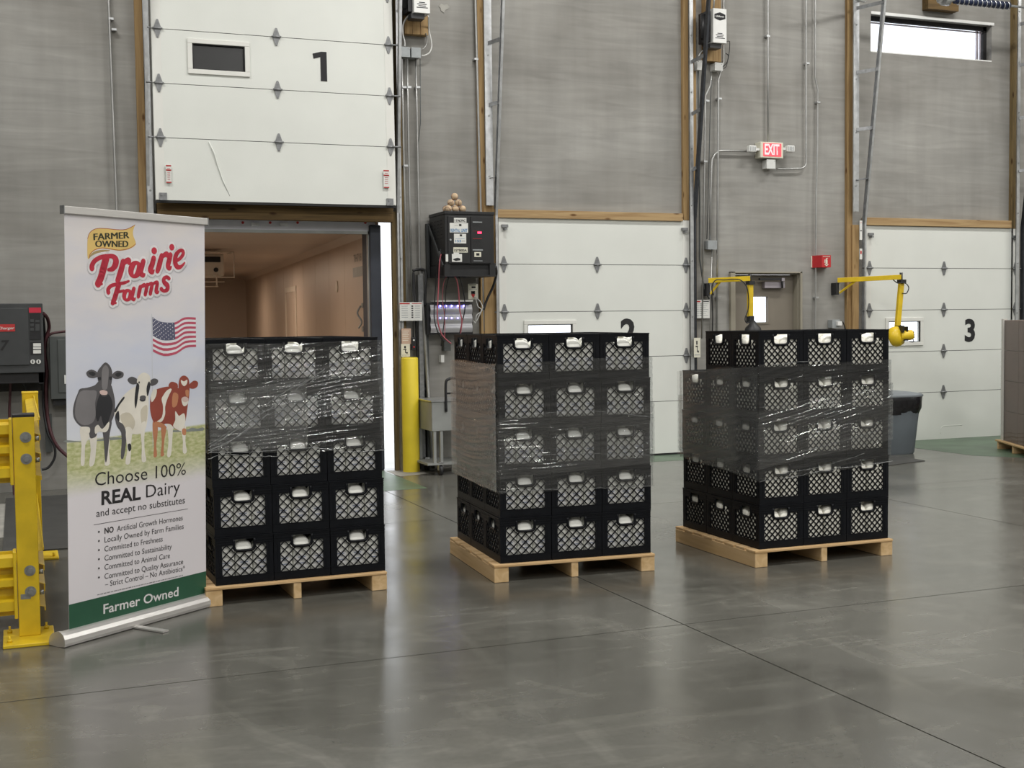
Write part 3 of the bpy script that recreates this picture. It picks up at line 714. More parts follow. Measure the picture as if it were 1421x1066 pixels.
# ------------------------------------------------------------------ pallets
PAL = [(.9044, -5.4959, .0236), (2.5366, -5.568, -.0701), (4.1381, -5.828, -.0102)]
PNAME = ['left-hand', 'middle', 'right-hand']
PH = .1047
def pallet_meshes():
    W_ = 1.016; out = []
    sh_ = .089
    parts = []
    for k, (x0, x1, nm) in enumerate(((0, .089, 'stringer'), (.478, .522, 'stringer'), (W_-.089, W_, 'stringer'))):
        parts.append((nm, MB().box((x0, .004, 0), (x1, W_-.004, sh_)), M_pine_y))
    n = 8; wd = .108; gap = (W_-n*wd)/(n-1)
    for k in range(n):
        y = k*(wd+gap); parts.append(('deck_board', MB().box((-.002+.004*(k % 2), y, sh_), (W_+.001-.003*(k % 3), y+wd, PH)), M_pine))
    return parts
pm = [(nm, mb.build(nm, m), m) for nm, mb, m in pallet_meshes()]
PALM = []
for i, (x, y, rz) in enumerate(PAL):
    r = thing('pallet', 'pine pallet on the concrete floor under the %s stack of black crates' % PNAME[i], 'pallet', (x, y, 0), 'crate pallets', rz)
    for nm, o, m in pm:
        c = o if i == 0 else o.copy()
        if i: COL.objects.link(c)
        c.parent = r
        if not i: 
            b = c.modifiers.new('b', 'BEVEL'); b.width = .003; b.segments = 1
    PALM.append(Matrix.Translation((x, y, 0)) @ Matrix.Rotation(rz, 4, 'Z'))

# ------------------------------------------------------------------ milk crates
CP = .3195; CHT = .2674; A = .1580; H = CHT-.0015
def crate_body():
    mb = MB(); t = .012
    mb.box((-A+.004, -A+.004, .0), (A-.004, A-.004, .006))
    for k in range(4):
        R = Matrix.Rotation(k*math.pi/2, 3, 'Z')
        def bx(a, b): mb.box(a, b, R)
        bx((-A, -A, .0), (-.121, -A+t, H)); bx((.121, -A, 0), (A-t, -A+t, H))     # corner posts
        bx((-.121, -A, 0), (.121, -A+t, .046))                                # bottom band
        bx((-.121, -A, .246), (.121, -A+t, H))                             # top rail over the handle
        bx((-.121, -A, .214), (-.060, -A+t, .246)); bx((.060, -A, .214), (.121, -A+t, .246))
        for z in (.222, .236, .250): bx((-A-.0004, -A-.0022, z), (-.066, -A, z+.004)); bx((.066, -A-.0022, z), (A, -A, z+.004))
        bx((-A-.0015, -A-.003, H-.008), (A-.006, -A, H))                    # rim
        bx((-A, -A-.002, .046), (A, -A, .0485)); bx((-.115, -A-.0015, .010), (.115, -A, .012))
        for x in (-.137, .134): bx((x, -A-.0015, .05), (x+.003, -A, .21))
    return mb
def crate_lattice(pitch=.0485):
    mb = MB(); x0, x1, z0, z1 = -.121, .121, .046, .214; y0, y1 = -A+.0015, -A+.009
    hw, hz = .060, .180
    def seg(px, pz, s, ta, tb):
        if tb-ta < .004: return
        mb.bar((px+ta, (y0+y1)/2, pz+s*ta), (px+tb, (y0+y1)/2, pz+s*tb), .0052, .008, (0, 1, 0))
    for s in (1, -1):
        c = -pitch*14+pitch*.5
        while c < .7:
            # line z = z0 + s*(x - c)
            lo, hi = x0, x1
            if s > 0: lo = max(lo, c); hi = min(hi, c+(z1-z0))
            else: hi = min(hi, c); lo = max(lo, c-(z1-z0))
            if hi > lo:
                # remove the part under the handle box |x|<hw, z>hz
                if s > 0: a, b = max(-hw, c+(hz-z0)), hw
                else: a, b = -hw, min(hw, c-(hz-z0))
                if a < b and a < hi and b > lo:
                    if s > 0: seg(c, z0, 1, lo-c, min(a, hi)-c); seg(c, z0, 1, max(b, lo)-c, hi-c) if b < hi else None
                    else: seg(c, z0, -1, lo-c, max(lo, a)-c) if a > lo else None; seg(c, z0, -1, max(b, lo)-c, hi-c)
                else: seg(c, z0, s, lo-c, hi-c)
            c += pitch
    return mb
def crate_rim():
    mb = MB(); y = -A+.004; r = .0085
    pts = [(-.056, y, .246), (-.056, y, .205), (-.050, y, .190), (-.036, y, .183), (0, y, .182), (.036, y, .183), (.050, y, .190), (.056, y, .205), (.056, y, .246)]
    mb.tube(smooth_path(pts, 3), r, 6)
    return mb
cb = crate_body().build('milk_crate', M_crate); cl = crate_lattice().build('lattice_panel', M_crate); clf = crate_lattice(.0404).build('lattice_panel', M_crate); cr_ = crate_rim().build('handle_rim', M_crate)
for o in (cb, cl, clf, cr_): COL.objects.unlink(o)
def make_crate(Mw, label, group, fine=False):
    o = bpy.data.objects.new('milk_crate', cb.data); COL.objects.link(o); o.matrix_world = Mw; tag(o, label, 'crate', group)
    for k in range(4):
        for src, nm in ((clf if fine else cl, 'lattice_panel'), (cr_, 'handle_rim')):
            c = bpy.data.objects.new(nm, src.data); COL.objects.link(c); c.parent = o; c.rotation_euler = (0, 0, k*math.pi/2)
    return o
def jug_mesh(wd, ht, name):
    mb = MB(); n = 20; h = wd/2
    prof = [(.0, .90, .3), (.006, .98, .22), (.02, 1, .17), (.74*ht, 1, .17), (.82*ht, .95, .3), (.89*ht, .74, .6), (.935*ht, .38, 1), (.945*ht, .31, 1), (.965*ht, .31, 1)]
    vs = []; fs = []
    for z, s, e in prof:
        for q in range(4):
            for j in range(5):
                a = math.pi/2*(q+j/4); cxx = (1-e)*(1 if q in (0, 3) else -1); cyy = (1-e)*(1 if q in (0, 1) else -1)
                vs.append(((cxx+e*math.cos(a))*h*s, (cyy+e*math.sin(a))*h*s, z))
    for i in range(len(prof)-1):
        for k in range(n): fs.append((i*n+k, i*n+(k+1) % n, (i+1)*n+(k+1) % n, (i+1)*n+k))
    mb.add(vs, fs, True); mb.add(vs[:n], [tuple(range(n))]); mb.add(vs[-n:], [tuple(range(n))])
    mb.tube(smooth_path([(h*.30, 0, .93*ht), (h*.72, 0, .92*ht), (h*.93, 0, .82*ht), (h*.90, 0, .62*ht)], 3), wd*.10, 7)
    return mb
JH, JG = .098, .150
jh = jug_mesh(JH-.004, .245, 'j').build('milk_jug', M_jug); jg = jug_mesh(JG-.004, .250, 'j').build('milk_jug', M_jug_g)
def jl(wd):
    h = (wd-.004)/2+.0006; mb = MB(); q = wd*.33
    return mb.box((-q, -h-.0005, .055), (q, -h+.001, .125))
lh = jl(JH).build('jug_label', M_label); 
def jp(wd):
    h = (wd-.004)/2+.0012; mb = MB(); q = wd*.22
    for z, s in ((.108, 1), (.098, .6), (.075, .8)): mb.box((-q*s, -h-.0008, z), (q*s, -h+.001, z+.005))
    return mb
pr = jp(JH).build('label_print', M_print)
kc = MB().lathe([(.001, .249), (.017, .249), (.018, .246), (.018, .232), (.001, .232)], 12).build('cap', M_cap)
for o in (jh, jg, lh, pr, kc): COL.objects.unlink(o)
def make_jug(Mw, gallon, label, group, spin):
    o = bpy.data.objects.new('milk_jug', (jg if gallon else jh).data); COL.objects.link(o)
    o.matrix_world = Mw @ Matrix.Rotation(spin, 4, 'Z'); tag(o, label, 'milk jug', group)
    c = bpy.data.objects.new('cap', kc.data); COL.objects.link(c); c.parent = o
    if not gallon:
        l = bpy.data.objects.new('jug_label', lh.data); COL.objects.link(l); l.parent = o; l.rotation_euler = (0, 0, -spin)
        p_ = bpy.data.objects.new('label_print', pr.data); COL.objects.link(p_); p_.parent = l
    return o
LN = ['bottom', 'fourth', 'third', 'second', 'top']   # counted from the top down in the labels
CN = ['left', 'middle', 'right']; DN = ['front', 'middle', 'back']
STACK = []
rnd = random.Random(3)
for i in range(3):
    Mp = PALM[i]; gal = (i == 2)
    stuff = MB()
    for L_ in range(5):
        shx = [(.012, .010, .004, -.004, -.012), (0, .003, -.002, .003, -.004), (.0, .004, -.002, .003, .0)][i][L_]
        for c in range(3):
            for r in range(3):
                if c == 1 and r == 1 and L_ < 4: continue         # buried inside the stack
                if i == 2 and L_ == 4 and r == 2: continue          # the top layer lacks its back row
                x = .047+CP*(c+.5)+shx+rnd.uniform(-.0008, .0008); y = .034+CP*(r+.5)+rnd.uniform(-.0008, .0008); z = PH+L_*CHT
                Mc = Mp @ Matrix.Translation((x, y, z)) 
                make_crate(Mc, 'black milk crate, %s layer, %s row, %s column of the %s stack' % (LN[L_], DN[r], CN[c], PNAME[i]), 'black crates of the %s stack' % PNAME[i], gal)
                cells = []
                n = 2 if gal else 3; pt = JG if gal else JH
                off = [(k-(n-1)/2)*pt for k in range(n)]; edge = -A+.0145+pt/2
                names = ['left', 'right'] if gal else ['left', 'middle', 'right']
                if r == 0:
                    for k in range(n): cells.append((off[k], edge if not gal else off[0], 0, names[k]+' milk jug at the front of'))
                if c == 0:
                    for k in range(n):
                        if r == 0 and k == 0: continue
                        cells.append((edge if not gal else off[0], off[k], 1, (['front', 'back'] if gal else ['front', 'middle', 'back'])[k]+' milk jug on the left side of'))
                for (jx_, jy_, side, lb_) in cells:
                    Mj = Mc @ Matrix.Translation((jx_, jy_, .0065))
                    if side and i == 0:      # hidden behind the banner in the photograph
                        continue
                    if side: Mj = Mj @ Matrix.Rotation(-math.pi/2, 4, 'Z')
                    cell = '%s layer, %s %s' % (LN[L_], CN[c] if not side else DN[r], 'column' if not side else 'row')
                    make_jug(Mj, gal, '%s %s crate, %s stack' % (lb_, cell, PNAME[i]), 'milk jugs in the %s stack' % PNAME[i], rnd.choice([0, math.pi/2, math.pi, -math.pi/2]) if gal else rnd.choice([0, math.pi]))
                # the jugs one would see from the right, behind or (first stack) the left: countless from here
                for k in range(n):
                    for cond, px_, py_ in ((c == 2, -edge, off[k]), (r == 2 and i != 9, off[k], -edge), (i == 0 and c == 0 and r > 0, edge, off[k])):
                        if not cond or (r == 0 and abs(py_-edge) < .02): continue
                        if gal: px_ = max(off[0], min(off[-1], px_)); py_ = max(off[0], min(off[-1], py_))
                        if c == 0 and i and abs(px_-(edge if not gal else off[0])) < .02: continue
                        if gal and r == 0 and py_ < 0: continue
                        m_ = Matrix.Translation((x+px_, y+py_, z+.0065)); h_ = pt/2-.002
                        stuff.add([m_ @ Vector(q) for q in [(-h_, -h_, 0), (h_, -h_, 0), (h_, h_, 0), (-h_, h_, 0), (-h_, -h_, .165), (h_, -h_, .165), (h_, h_, .165), (-h_, h_, .165), (-h_*.3, -h_*.3, .232), (h_*.3, -h_*.3, .232), (h_*.3, h_*.3, .232), (-h_*.3, h_*.3, .232)]],
                                  [(0, 3, 2, 1), (0, 1, 5, 4), (1, 2, 6, 5), (2, 3, 7, 6), (3, 0, 4, 7), (4, 5, 9, 8), (5, 6, 10, 9), (6, 7, 11, 10), (7, 4, 8, 11), (8, 9, 10, 11)])
    o = stuff.build('milk_jugs', M_jug); o.matrix_world = Mp
    tag(o, 'rows of white milk jugs on the far sides of the %s crate stack' % PNAME[i], 'milk jugs', None, 'stuff')

# ------------------------------------------------------------------ stretch film
from mathutils import noise as mn
HOT = {3: (.42, 1.20, .28, .18, .10), 5: (.10, .80, .14, .22, .03), 8: (.48, .90, .30, .26, .20), 21: (.5, 1.15, .3, .15, .3), 23: (.45, .88, .3, .25, .22), 31: (3.7, .9, .6, .5, .05)}
def wrinkle(s, z, seed, amp):
    hx_, hz_, hw_, hh_, sl = HOT.get(seed, (9, 9, 1, 1, .04)); hot = math.exp(-((s-hx_)/hw_)**2-((z-hz_)/hh_)**2); z = z-sl*(s % 1 if s < 4 else s)
    e = mn.noise(Vector((s*2.1, z*2.6, seed*3.7)))           # where the film is gathered
    env = .40+1.6*max(0.0, e+.08)+1.5*hot
    ph_ = 5*mn.noise(Vector((s*1.3, z*1.5, seed)))+s*(2.4*math.sin(seed))
    a = math.sin(2*math.pi*z/.023+ph_*2.2)*(.55+.9*mn.noise(Vector((s*5, z*16, seed+4))))
    b = .9*math.sin(2*math.pi*z/.047+ph_*1.2+seed)
    return amp*(env*a+.55*b)
def film(i, name, ctrl, m, label, off=.006, seed=1, amp=.0020, x0=.040, x1=1.012, y0=.028, y1=1.0, top_back=None):
    """ctrl: (s, zlo, zhi), s runs 0..4 round the stack from its near left corner: front, right, back, left"""
    rn = random.Random(seed)
    X0, X1, Y0, Y1 = x0-off, x1+off, y0-off, y1+off; rc = .012
    def pos(s):
        k = int(s) % 4; f = s-int(s)
        cs = [(X0, Y0), (X1, Y0), (X1, Y1), (X0, Y1)]; a = Vector(cs[k]); b = Vector(cs[(k+1) % 4]); return a+(b-a)*f
    ss = []
    for k in range(4): ss += [k+f for f in [0.004]+[j/40 for j in range(1, 40)]+[.996]]
    nz = 120; vs = []; uv = []; fs = []
    ph = [rn.uniform(0, 6.28) for _ in range(12)]
    def lerp(s, j):
        for a, b in zip(ctrl, ctrl[1:]):
            if a[0] <= s <= b[0]: return a[j]+(b[j]-a[j])*(s-a[0])/(b[0]-a[0])
        return ctrl[-1][j]
    for s in ss:
        P = pos(s); nrm = [Vector((0, -1)), Vector((1, 0)), Vector((0, 1)), Vector((-1, 0))][int(s) % 4]
        z0, z1 = lerp(s, 1), lerp(s, 2)
        for j in range(nz+1):
            z = z0+(z1-z0)*j/nz
            z += .004*math.sin(7*s+ph[0]) if j in (0, nz) else 0
            d = wrinkle(s, z, seed, amp)
            vs.append((P.x+nrm.x*d, P.y+nrm.y*d, z)); uv.append((s, z))
    n = len(ss)
    for a in range(n):
        b = (a+1) % n
        for j in range(nz): fs.append((a*(nz+1)+j, b*(nz+1)+j, b*(nz+1)+j+1, a*(nz+1)+j+1))
    mb = MB(); mb.add(vs, fs, True); mb.uv = uv
    o = mb.build(name, m); o.matrix_world = PALM[i]; tag(o, label, 'stretch film'); return o
f1 = film(0, 'stretch_film', [(0, .83, 1.415), (1, .80, 1.42), (2, .80, 1.42), (3, .82, 1.40), (4, .83, 1.415)], F_1, 'clear stretch film round the top two layers of the left-hand crate stack', seed=3, amp=.0026)
f2 = film(1, 'stretch_film', [(0, .52, 1.275), (1, .515, 1.30), (2, .52, 1.28), (3, .525, 1.275), (4, .52, 1.275)], F_2, 'clear stretch film round the middle layers of the middle crate stack', seed=5)
f3 = film(2, 'stretch_film', [(0, .525, 1.235), (1, .59, 1.245), (2, .60, 1.18), (3, .585, 1.17), (4, .525, 1.235)], F_3, 'clear stretch film round the middle layers of the right-hand crate stack', seed=8)
# a second, partial overlap of the same roll: a child layer of each film
def overlap(parent, i, ctrl, m, seed):
    o = film(i, 'overlap_veil_layer', ctrl, m, None, off=.0135, seed=seed, amp=.0018)
    del_ = [k for k in ('label', 'category') if k in o]
    for k in del_: del o[k]
    mw = o.matrix_world.copy(); o.parent = parent; o.matrix_parent_inverse = Matrix.Identity(4); o.matrix_basis = Matrix.Identity(4)
overlap(f1, 0, [(0, .99, 1.27), (1, 1.02, 1.30), (2, 1.0, 1.28), (3, 1.0, 1.27), (4, .99, 1.27)], F_4, 21)
overlap(f2, 1, [(0, .60, .96), (1, .66, 1.02), (2, .66, 1.0), (3, .62, .98), (4, .60, .96)], F_4, 22)
overlap(f3, 2, [(0, .60, .95), (1, .74, 1.10), (2, .70, 1.05), (3, .62, 1.0), (4, .60, .95)], F_1, 23)
def veil_layer(parent, i, s0, s1, z0, z1, m, seed, off):
    rn = random.Random(seed); vs = []; uv = []; fs = []; n, nz = 34, 100
    X0, X1, Y0, Y1 = .040-off, 1.012+off, .028-off, 1.0+off; cs = [Vector((X0, Y0)), Vector((X1, Y0)), Vector((X1, Y1)), Vector((X0, Y1))]
    for a in range(n+1):
        s_ = s0+(s1-s0)*a/n; k = int(min(s_, 3.9999)); P = cs[k].lerp(cs[(k+1) % 4], s_-k); nr = [(0, -1), (1, 0), (0, 1), (-1, 0)][k]; f = a/n
        for j in range(nz+1):
            za = z0[0]+(z0[1]-z0[0])*f; zb_ = z1[0]+(z1[1]-z1[0])*f; z = za+(zb_-za)*j/nz
            d = wrinkle(s_, z, seed, .0016); vs.append((P.x+nr[0]*d, P.y+nr[1]*d, z)); uv.append((s_, z))
    for a in range(n):
        for j in range(nz): fs.append((a*(nz+1)+j, (a+1)*(nz+1)+j, (a+1)*(nz+1)+j+1, a*(nz+1)+j+1))
    mb = MB(); mb.add(vs, fs, True); mb.uv = uv; return mb.build('overlap_veil_layer', m, parent)
veil_layer(f2, 1, 3.0, 4.0, (.535, .53), (1.27, 1.27), F_5, 2, .018)  # reflected grey of this left face, carried by the film colour
veil_layer(f3, 2, 3.0, 4.0, (.60, .535), (1.165, 1.225), F_6, 4, .018)  # fainter reflection veil, again in the film colour
veil_layer(f1, 0, .02, .55, (.84, .84), (1.15, 1.22), F_6, 5, .018)
M_cord = mat('twisted_film', (.20, .205, .205), .16, spec=.9, noise=60, var=.5, trans=.5)
def cords(parent, i, paths):
    for pts, r in paths:
        mb = MB(); path = smooth_path([(x, y, z) for x, y, z in pts], 10)
        rn = random.Random(len(pts)+int(r*9e4)); path = [p+Vector((0, -abs(rn.gauss(0, .0012)), rn.gauss(0, .0016))) for p in path]
        mb.tube(path, [r*rn.uniform(.3, .95) for _ in path], 5); o = mb.build('film_cord', M_cord); o.parent = parent
FY = .010
cords(f1, 0, [([(.03, FY, .835), (.3, FY, .828), (.6, FY, .832), (.8, FY, .80), (1.02, FY, .80)], .0035),
              ([(.03, FY, .80), (.12, FY, .822), (.3, FY, .80), (.47, FY, .798)], .003),
              ([(.03, FY, .86), (.15, FY, .93), (.35, FY, 1.05), (.5, FY, 1.15), (.68, FY, 1.27)], .0028),
              ([(.03, FY, .845), (.18, FY, .91), (.32, FY, 1.01), (.46, FY, 1.06)], .0035),
              ([(.03, FY, .875), (.22, FY, .99), (.42, FY, 1.13), (.62, FY, 1.22), (.7, FY, 1.22)], .002),
              ([(.03, FY, .83), (.2, FY, .92), (.36, FY, 1.03)], .002),
              ([(.25, FY, 1.03), (.5, FY, 1.075), (.75, FY, 1.07), (1.02, FY, 1.11)], .0018)])
cords(f2, 1, [([(.035, FY, .53), (.4, FY, .53), (.7, FY, .52), (1.02, FY, .52)], .0016), ([(.035, FY, .93), (.3, FY, .975), (.6, FY, .985), (1.02, FY, .93)], .0018), ([(.035, FY, .70), (.4, FY, .735), (1.02, FY, .70)], .0016)])
cords(f3, 2, [([(.035, FY, .528), (.25, FY, .54), (.5, FY, .57), (.75, FY, .585), (1.02, FY, .60)], .003), ([(.2, FY, .57), (.5, FY, .60), (.8, FY, .66)], .002), ([(.3, FY, .69), (.6, FY, .74), (.9, FY, .80)], .0022), ([(.035, FY, .98), (.3, FY, 1.0), (.6, FY, 1.06)], .0015), ([(.12, FY, 1.235), (.35, FY, 1.25), (.6, FY, 1.245)], .003)])

# ------------------------------------------------------------------ roll-up banner
BA = fp(92, 899); BB = fp(291, 843); bd = (BB-BA); BL = bd.length; bd.normalize()
BZ = math.atan2(bd.y, bd.x)
ban = thing('banner_stand', 'tall roll-up dairy banner with cows, flag and red logo beside the yellow guard rail', 'banner', tuple(BA), None, BZ)
SW0, SW1, ST1 = .052, .957, 2.062
k_ = -.055/2.0
sheet_y0 = .042
def sheet_material():
    m = bpy.data.materials.new('banner_print'); m.use_nodes = True
    nt = m.node_tree; N = nt.nodes; L = nt.links; b = N['Principled BSDF']; b.inputs['Roughness'].default_value = .42
    b.inputs['Specular IOR Level'].default_value = .35
    tc = N.new('ShaderNodeTexCoord'); sp = N.new('ShaderNodeSeparateXYZ'); L.new(tc.outputs['Object'], sp.inputs[0])
    def nz(sc3, s, d):
        mp = N.new('ShaderNodeMapping'); mp.inputs['Scale'].default_value = sc3; L.new(tc.outputs['Object'], mp.inputs[0])
        n = N.new('ShaderNodeTexNoise'); n.inputs['Scale'].default_value = s; n.inputs['Detail'].default_value = d; L.new(mp.outputs[0], n.inputs['Vector']); return n
    def madd(a, k, c):
        m_ = N.new('ShaderNodeMath'); m_.operation = 'MULTIPLY_ADD'; L.new(a, m_.inputs[0]); m_.inputs[1].default_value = k
        if isinstance(c, float): m_.inputs[2].default_value = c
        else: L.new(c, m_.inputs[2])
        return m_.outputs[0]
    cl_ = nz((1, 2.2, 1), 3.2, 5)
    v = madd(sp.outputs['Y'], .5, 0.0)
    r = N.new('ShaderNodeValToRGB'); e = r.color_ramp.elements
    e[0].position = .0; e[0].color = (.70, .665, .69, 1); e[1].position = 1.0; e[1].color = (.68, .655, .66, 1)
    for p_, c_ in ((.36, (.70, .665, .69)), (.395, (.66, .65, .57)), (.50, (.66, .68, .73)), (.60, (.59, .61, .68)), (.70, (.62, .64, .71)), (.80, (.67, .65, .665))):
        x = e.new(p_); x.color = (*c_, 1)
    L.new(v, r.inputs[0])
    # cloud mottling
    cr2 = N.new('ShaderNodeValToRGB'); cr2.color_ramp.elements[0].position = .35; cr2.color_ramp.elements[1].position = .65
    cr2.color_ramp.elements[0].color = (.94, .95, 1.0, 1); cr2.color_ramp.elements[1].color = (1.04, 1.02, 1.0, 1); L.new(cl_.outputs['Fac'], cr2.inputs[0])
    mx = N.new('ShaderNodeMix'); mx.data_type = 'RGBA'; mx.blend_type = 'MULTIPLY'; L.new(r.outputs[0], mx.inputs[6]); L.new(cr2.outputs[0], mx.inputs[7])
    mr = N.new('ShaderNodeMapRange'); mr.inputs['From Min'].default_value = .9; mr.inputs['From Max'].default_value = 1.1; L.new(sp.outputs['Y'], mr.inputs['Value']); L.new(mr.outputs[0], mx.inputs[0])
    # printed meadow
    gn = nz((14, 30, 1), 2.2, 5)
    gr = N.new('ShaderNodeValToRGB'); gr.color_ramp.elements[0].position = .35; gr.color_ramp.elements[1].position = .65
    gr.color_ramp.elements[0].color = (.36, .39, .16, 1); gr.color_ramp.elements[1].color = (.58, .57, .34, 1); L.new(gn.outputs['Fac'], gr.inputs[0])
    up = N.new('ShaderNodeMapRange'); up.inputs['From Min'].default_value = .975; up.inputs['From Max'].default_value = .965; 
    tilt = madd(sp.outputs['X'], -.02, sp.outputs['Y']); L.new(tilt, up.inputs['Value'])
    dn = N.new('ShaderNodeMapRange'); dn.inputs['From Min'].default_value = .74; dn.inputs['From Max'].default_value = .88; L.new(madd(cl_.outputs['Fac'], .08, sp.outputs['Y']), dn.inputs['Value'])
    mu = N.new('ShaderNodeMath'); mu.operation = 'MULTIPLY'; L.new(up.outputs[0], mu.inputs[0]); L.new(dn.outputs[0], mu.inputs[1])
    mx2 = N.new('ShaderNodeMix'); mx2.data_type = 'RGBA'; L.new(mu.outputs[0], mx2.inputs[0]); L.new(mx.outputs[2], mx2.inputs[6]); L.new(gr.outputs[0], mx2.inputs[7])
    L.new(mx2.outputs[2], b.inputs['Base Color'])
    return m
sh_ = MB().box((SW0, .065, -.0012), (SW1, ST1, 0)).build('banner_sheet', sheet_material(), ban)
SX = Vector((1, 0, 0)); SY = Vector((0, k_, 1)).normalized(); SZ = SX.cross(SY)
SHL = Matrix(((SX.x, SY.x, SZ.x, 0), (SX.y, SY.y, SZ.y, sheet_y0), (SX.z, SY.z, SZ.z, 0), (0, 0, 0, 1)))
sh_.matrix_basis = SHL
SWm = Matrix.Translation(BA) @ Matrix.Rotation(BZ, 4, 'Z') @ SHL; SWi = SWm.inverted()
def bp_(x, y):
    """survey: photo point -> coordinates on the printed sheet"""
    o = SWm.translation; n_ = SWm.to_3x3() @ Vector((0, 0, 1)); d = ray(x, y); t_ = (o-C0).dot(n_)/d.dot(n_)
    q = SWi @ (C0+d*t_); return Vector((q.x, q.y, 0))
def prt(name, polys, m, layer, parent=None, sm=4, label=None):
    """flat printed patches; polys in sheet coordinates"""
    mb = MB(); z = .0004*layer
    for poly in polys:
        pts = [Vector(p) for p in poly]
        if sm:
            n = len(pts); out = []
            for i in range(n):
                p0, p1, p2, p3 = pts[i-1], pts[i], pts[(i+1) % n], pts[(i+2) % n]
                for j in range(sm):
                    t_ = j/sm; out.append(.5*((2*p1)+(p2-p0)*t_+(2*p0-5*p1+4*p2-p3)*t_*t_+(3*p1-p0-3*p2+p3)*t_**3))
            pts = out
        mb.add([(p.x, p.y, z) for p in pts], [tuple(range(len(pts)))])
    o = mb.build(name, m, parent or sh_)
    for f in o.data.polygons: pass
    if label: o['label'] = label
    return o
def strokes(name, sts, m, layer, grow=0.0):
    """brush strokes: lists of (x, y, width) on the sheet"""
    mb = MB(); z = .0004*layer
    cnt = 0
    for st in sts:
        P = smooth_path([(a, b, c) for a, b, c in st], 5) if len(st) > 1 and (Vector(st[0])-Vector(st[1])).length > .0005 else [Vector(st[0])]
        for i, p in enumerate(P):
            cnt += 1; z = .0004*layer+cnt*7e-7
            r = p.z/2+grow; n = 14
            mb.add([(p.x+r*math.cos(2*math.pi*k/n), p.y+r*math.sin(2*math.pi*k/n), z) for k in range(n)], [tuple(range(n))])
            if i:
                q = P[i-1]; d = Vector((p.x-q.x, p.y-q.y, 0))
                if d.length > 1e-6:
                    d.normalize(); s = Vector((-d.y, d.x, 0)); r0 = q.z/2+grow
                    mb.add([(q.x+s.x*r0, q.y+s.y*r0, z+3.5e-7), (q.x-s.x*r0, q.y-s.y*r0, z+3.5e-7), (p.x-s.x*r, p.y-s.y*r, z+3.5e-7), (p.x+s.x*r, p.y+s.y*r, z+3.5e-7)], [(0, 1, 2, 3)])
    return mb.build(name, m, sh_)
MP = {}
def pm_(name, c, rough=.45): 
    if name not in MP: MP[name] = mat('print_'+name, c, rough, noise=7, var=.10)
    return MP[name]
def z7(x, y): return bp_(80+x/6.459, 280+y/6.459)     # survey frame of the logo
def z8(x, y): return bp_(80+x/4.845, 420+y/4.845)     # survey frame of the cows
# ribbon
rib = [(268, 330), (290, 275), (345, 242), (430, 240), (520, 250), (600, 250), (650, 232), (692, 208), (678, 250), (676, 300), (700, 380), (645, 422), (560, 440), (480, 430), (400, 420), (330, 438), (290, 480), (276, 515), (266, 480)]
prt('ribbon', [[z7(*q) for q in rib]], pm_('gold', (.72, .50, .16)), 1, sm=3)
def edge(name, pts, m, wdt, layer, f): strokes(name, [[(*f(*q).xy, wdt) for q in pts]], m, layer)
edge('ribbon_edge', [(268, 330), (290, 275), (345, 242), (430, 240), (520, 250), (600, 250), (650, 232), (692, 208)], pm_('rust', (.42, .10, .03)), .003, 2, z7)
edge('ribbon_edge', [(282, 500), (290, 470), (330, 432), (400, 414), (480, 424), (560, 434), (645, 416), (700, 378)], pm_('rust', (.42, .10, .03)), .003, 2, z7)
prt('ribbon_fold', [[z7(*q) for q in [(276, 515), (290, 480), (330, 446), (400, 430), (470, 436), (430, 448), (350, 462), (300, 490)]]], pm_('dark_gold', (.36, .26, .12)), 1.5, sm=3)
def btext(txt, xa, ya, xb, yb, f, m, cap, bold=0.0, shear=0.0, layer=3):
    a = f(xa, ya); b = f(xb, yb); d = (b-a)
    o = place_text(txt, m, (a.x, a.y, .0004*layer), (d.x, d.y, 0), (-d.y, d.x, 0), sh_, d.length, cap, bold, shear, local=True)
    return o
M_tx = pm_('black', (.018, .016, .018))
for ps_, dx_ in enumerate((0, 3, 6)):      # three passes thicken the strokes
    btext('FARMER', 320+dx_, 345, 636+dx_, 326, z7, pm_('olive_black', (.03, .03, .012)), .032, 0, .05, 3+.2*ps_)
    btext('OWNED', 336+dx_, 405, 628+dx_, 406, z7, pm_('olive_black', (.03, .03, .012)), .031, 0, .05, 3+.2*ps_)
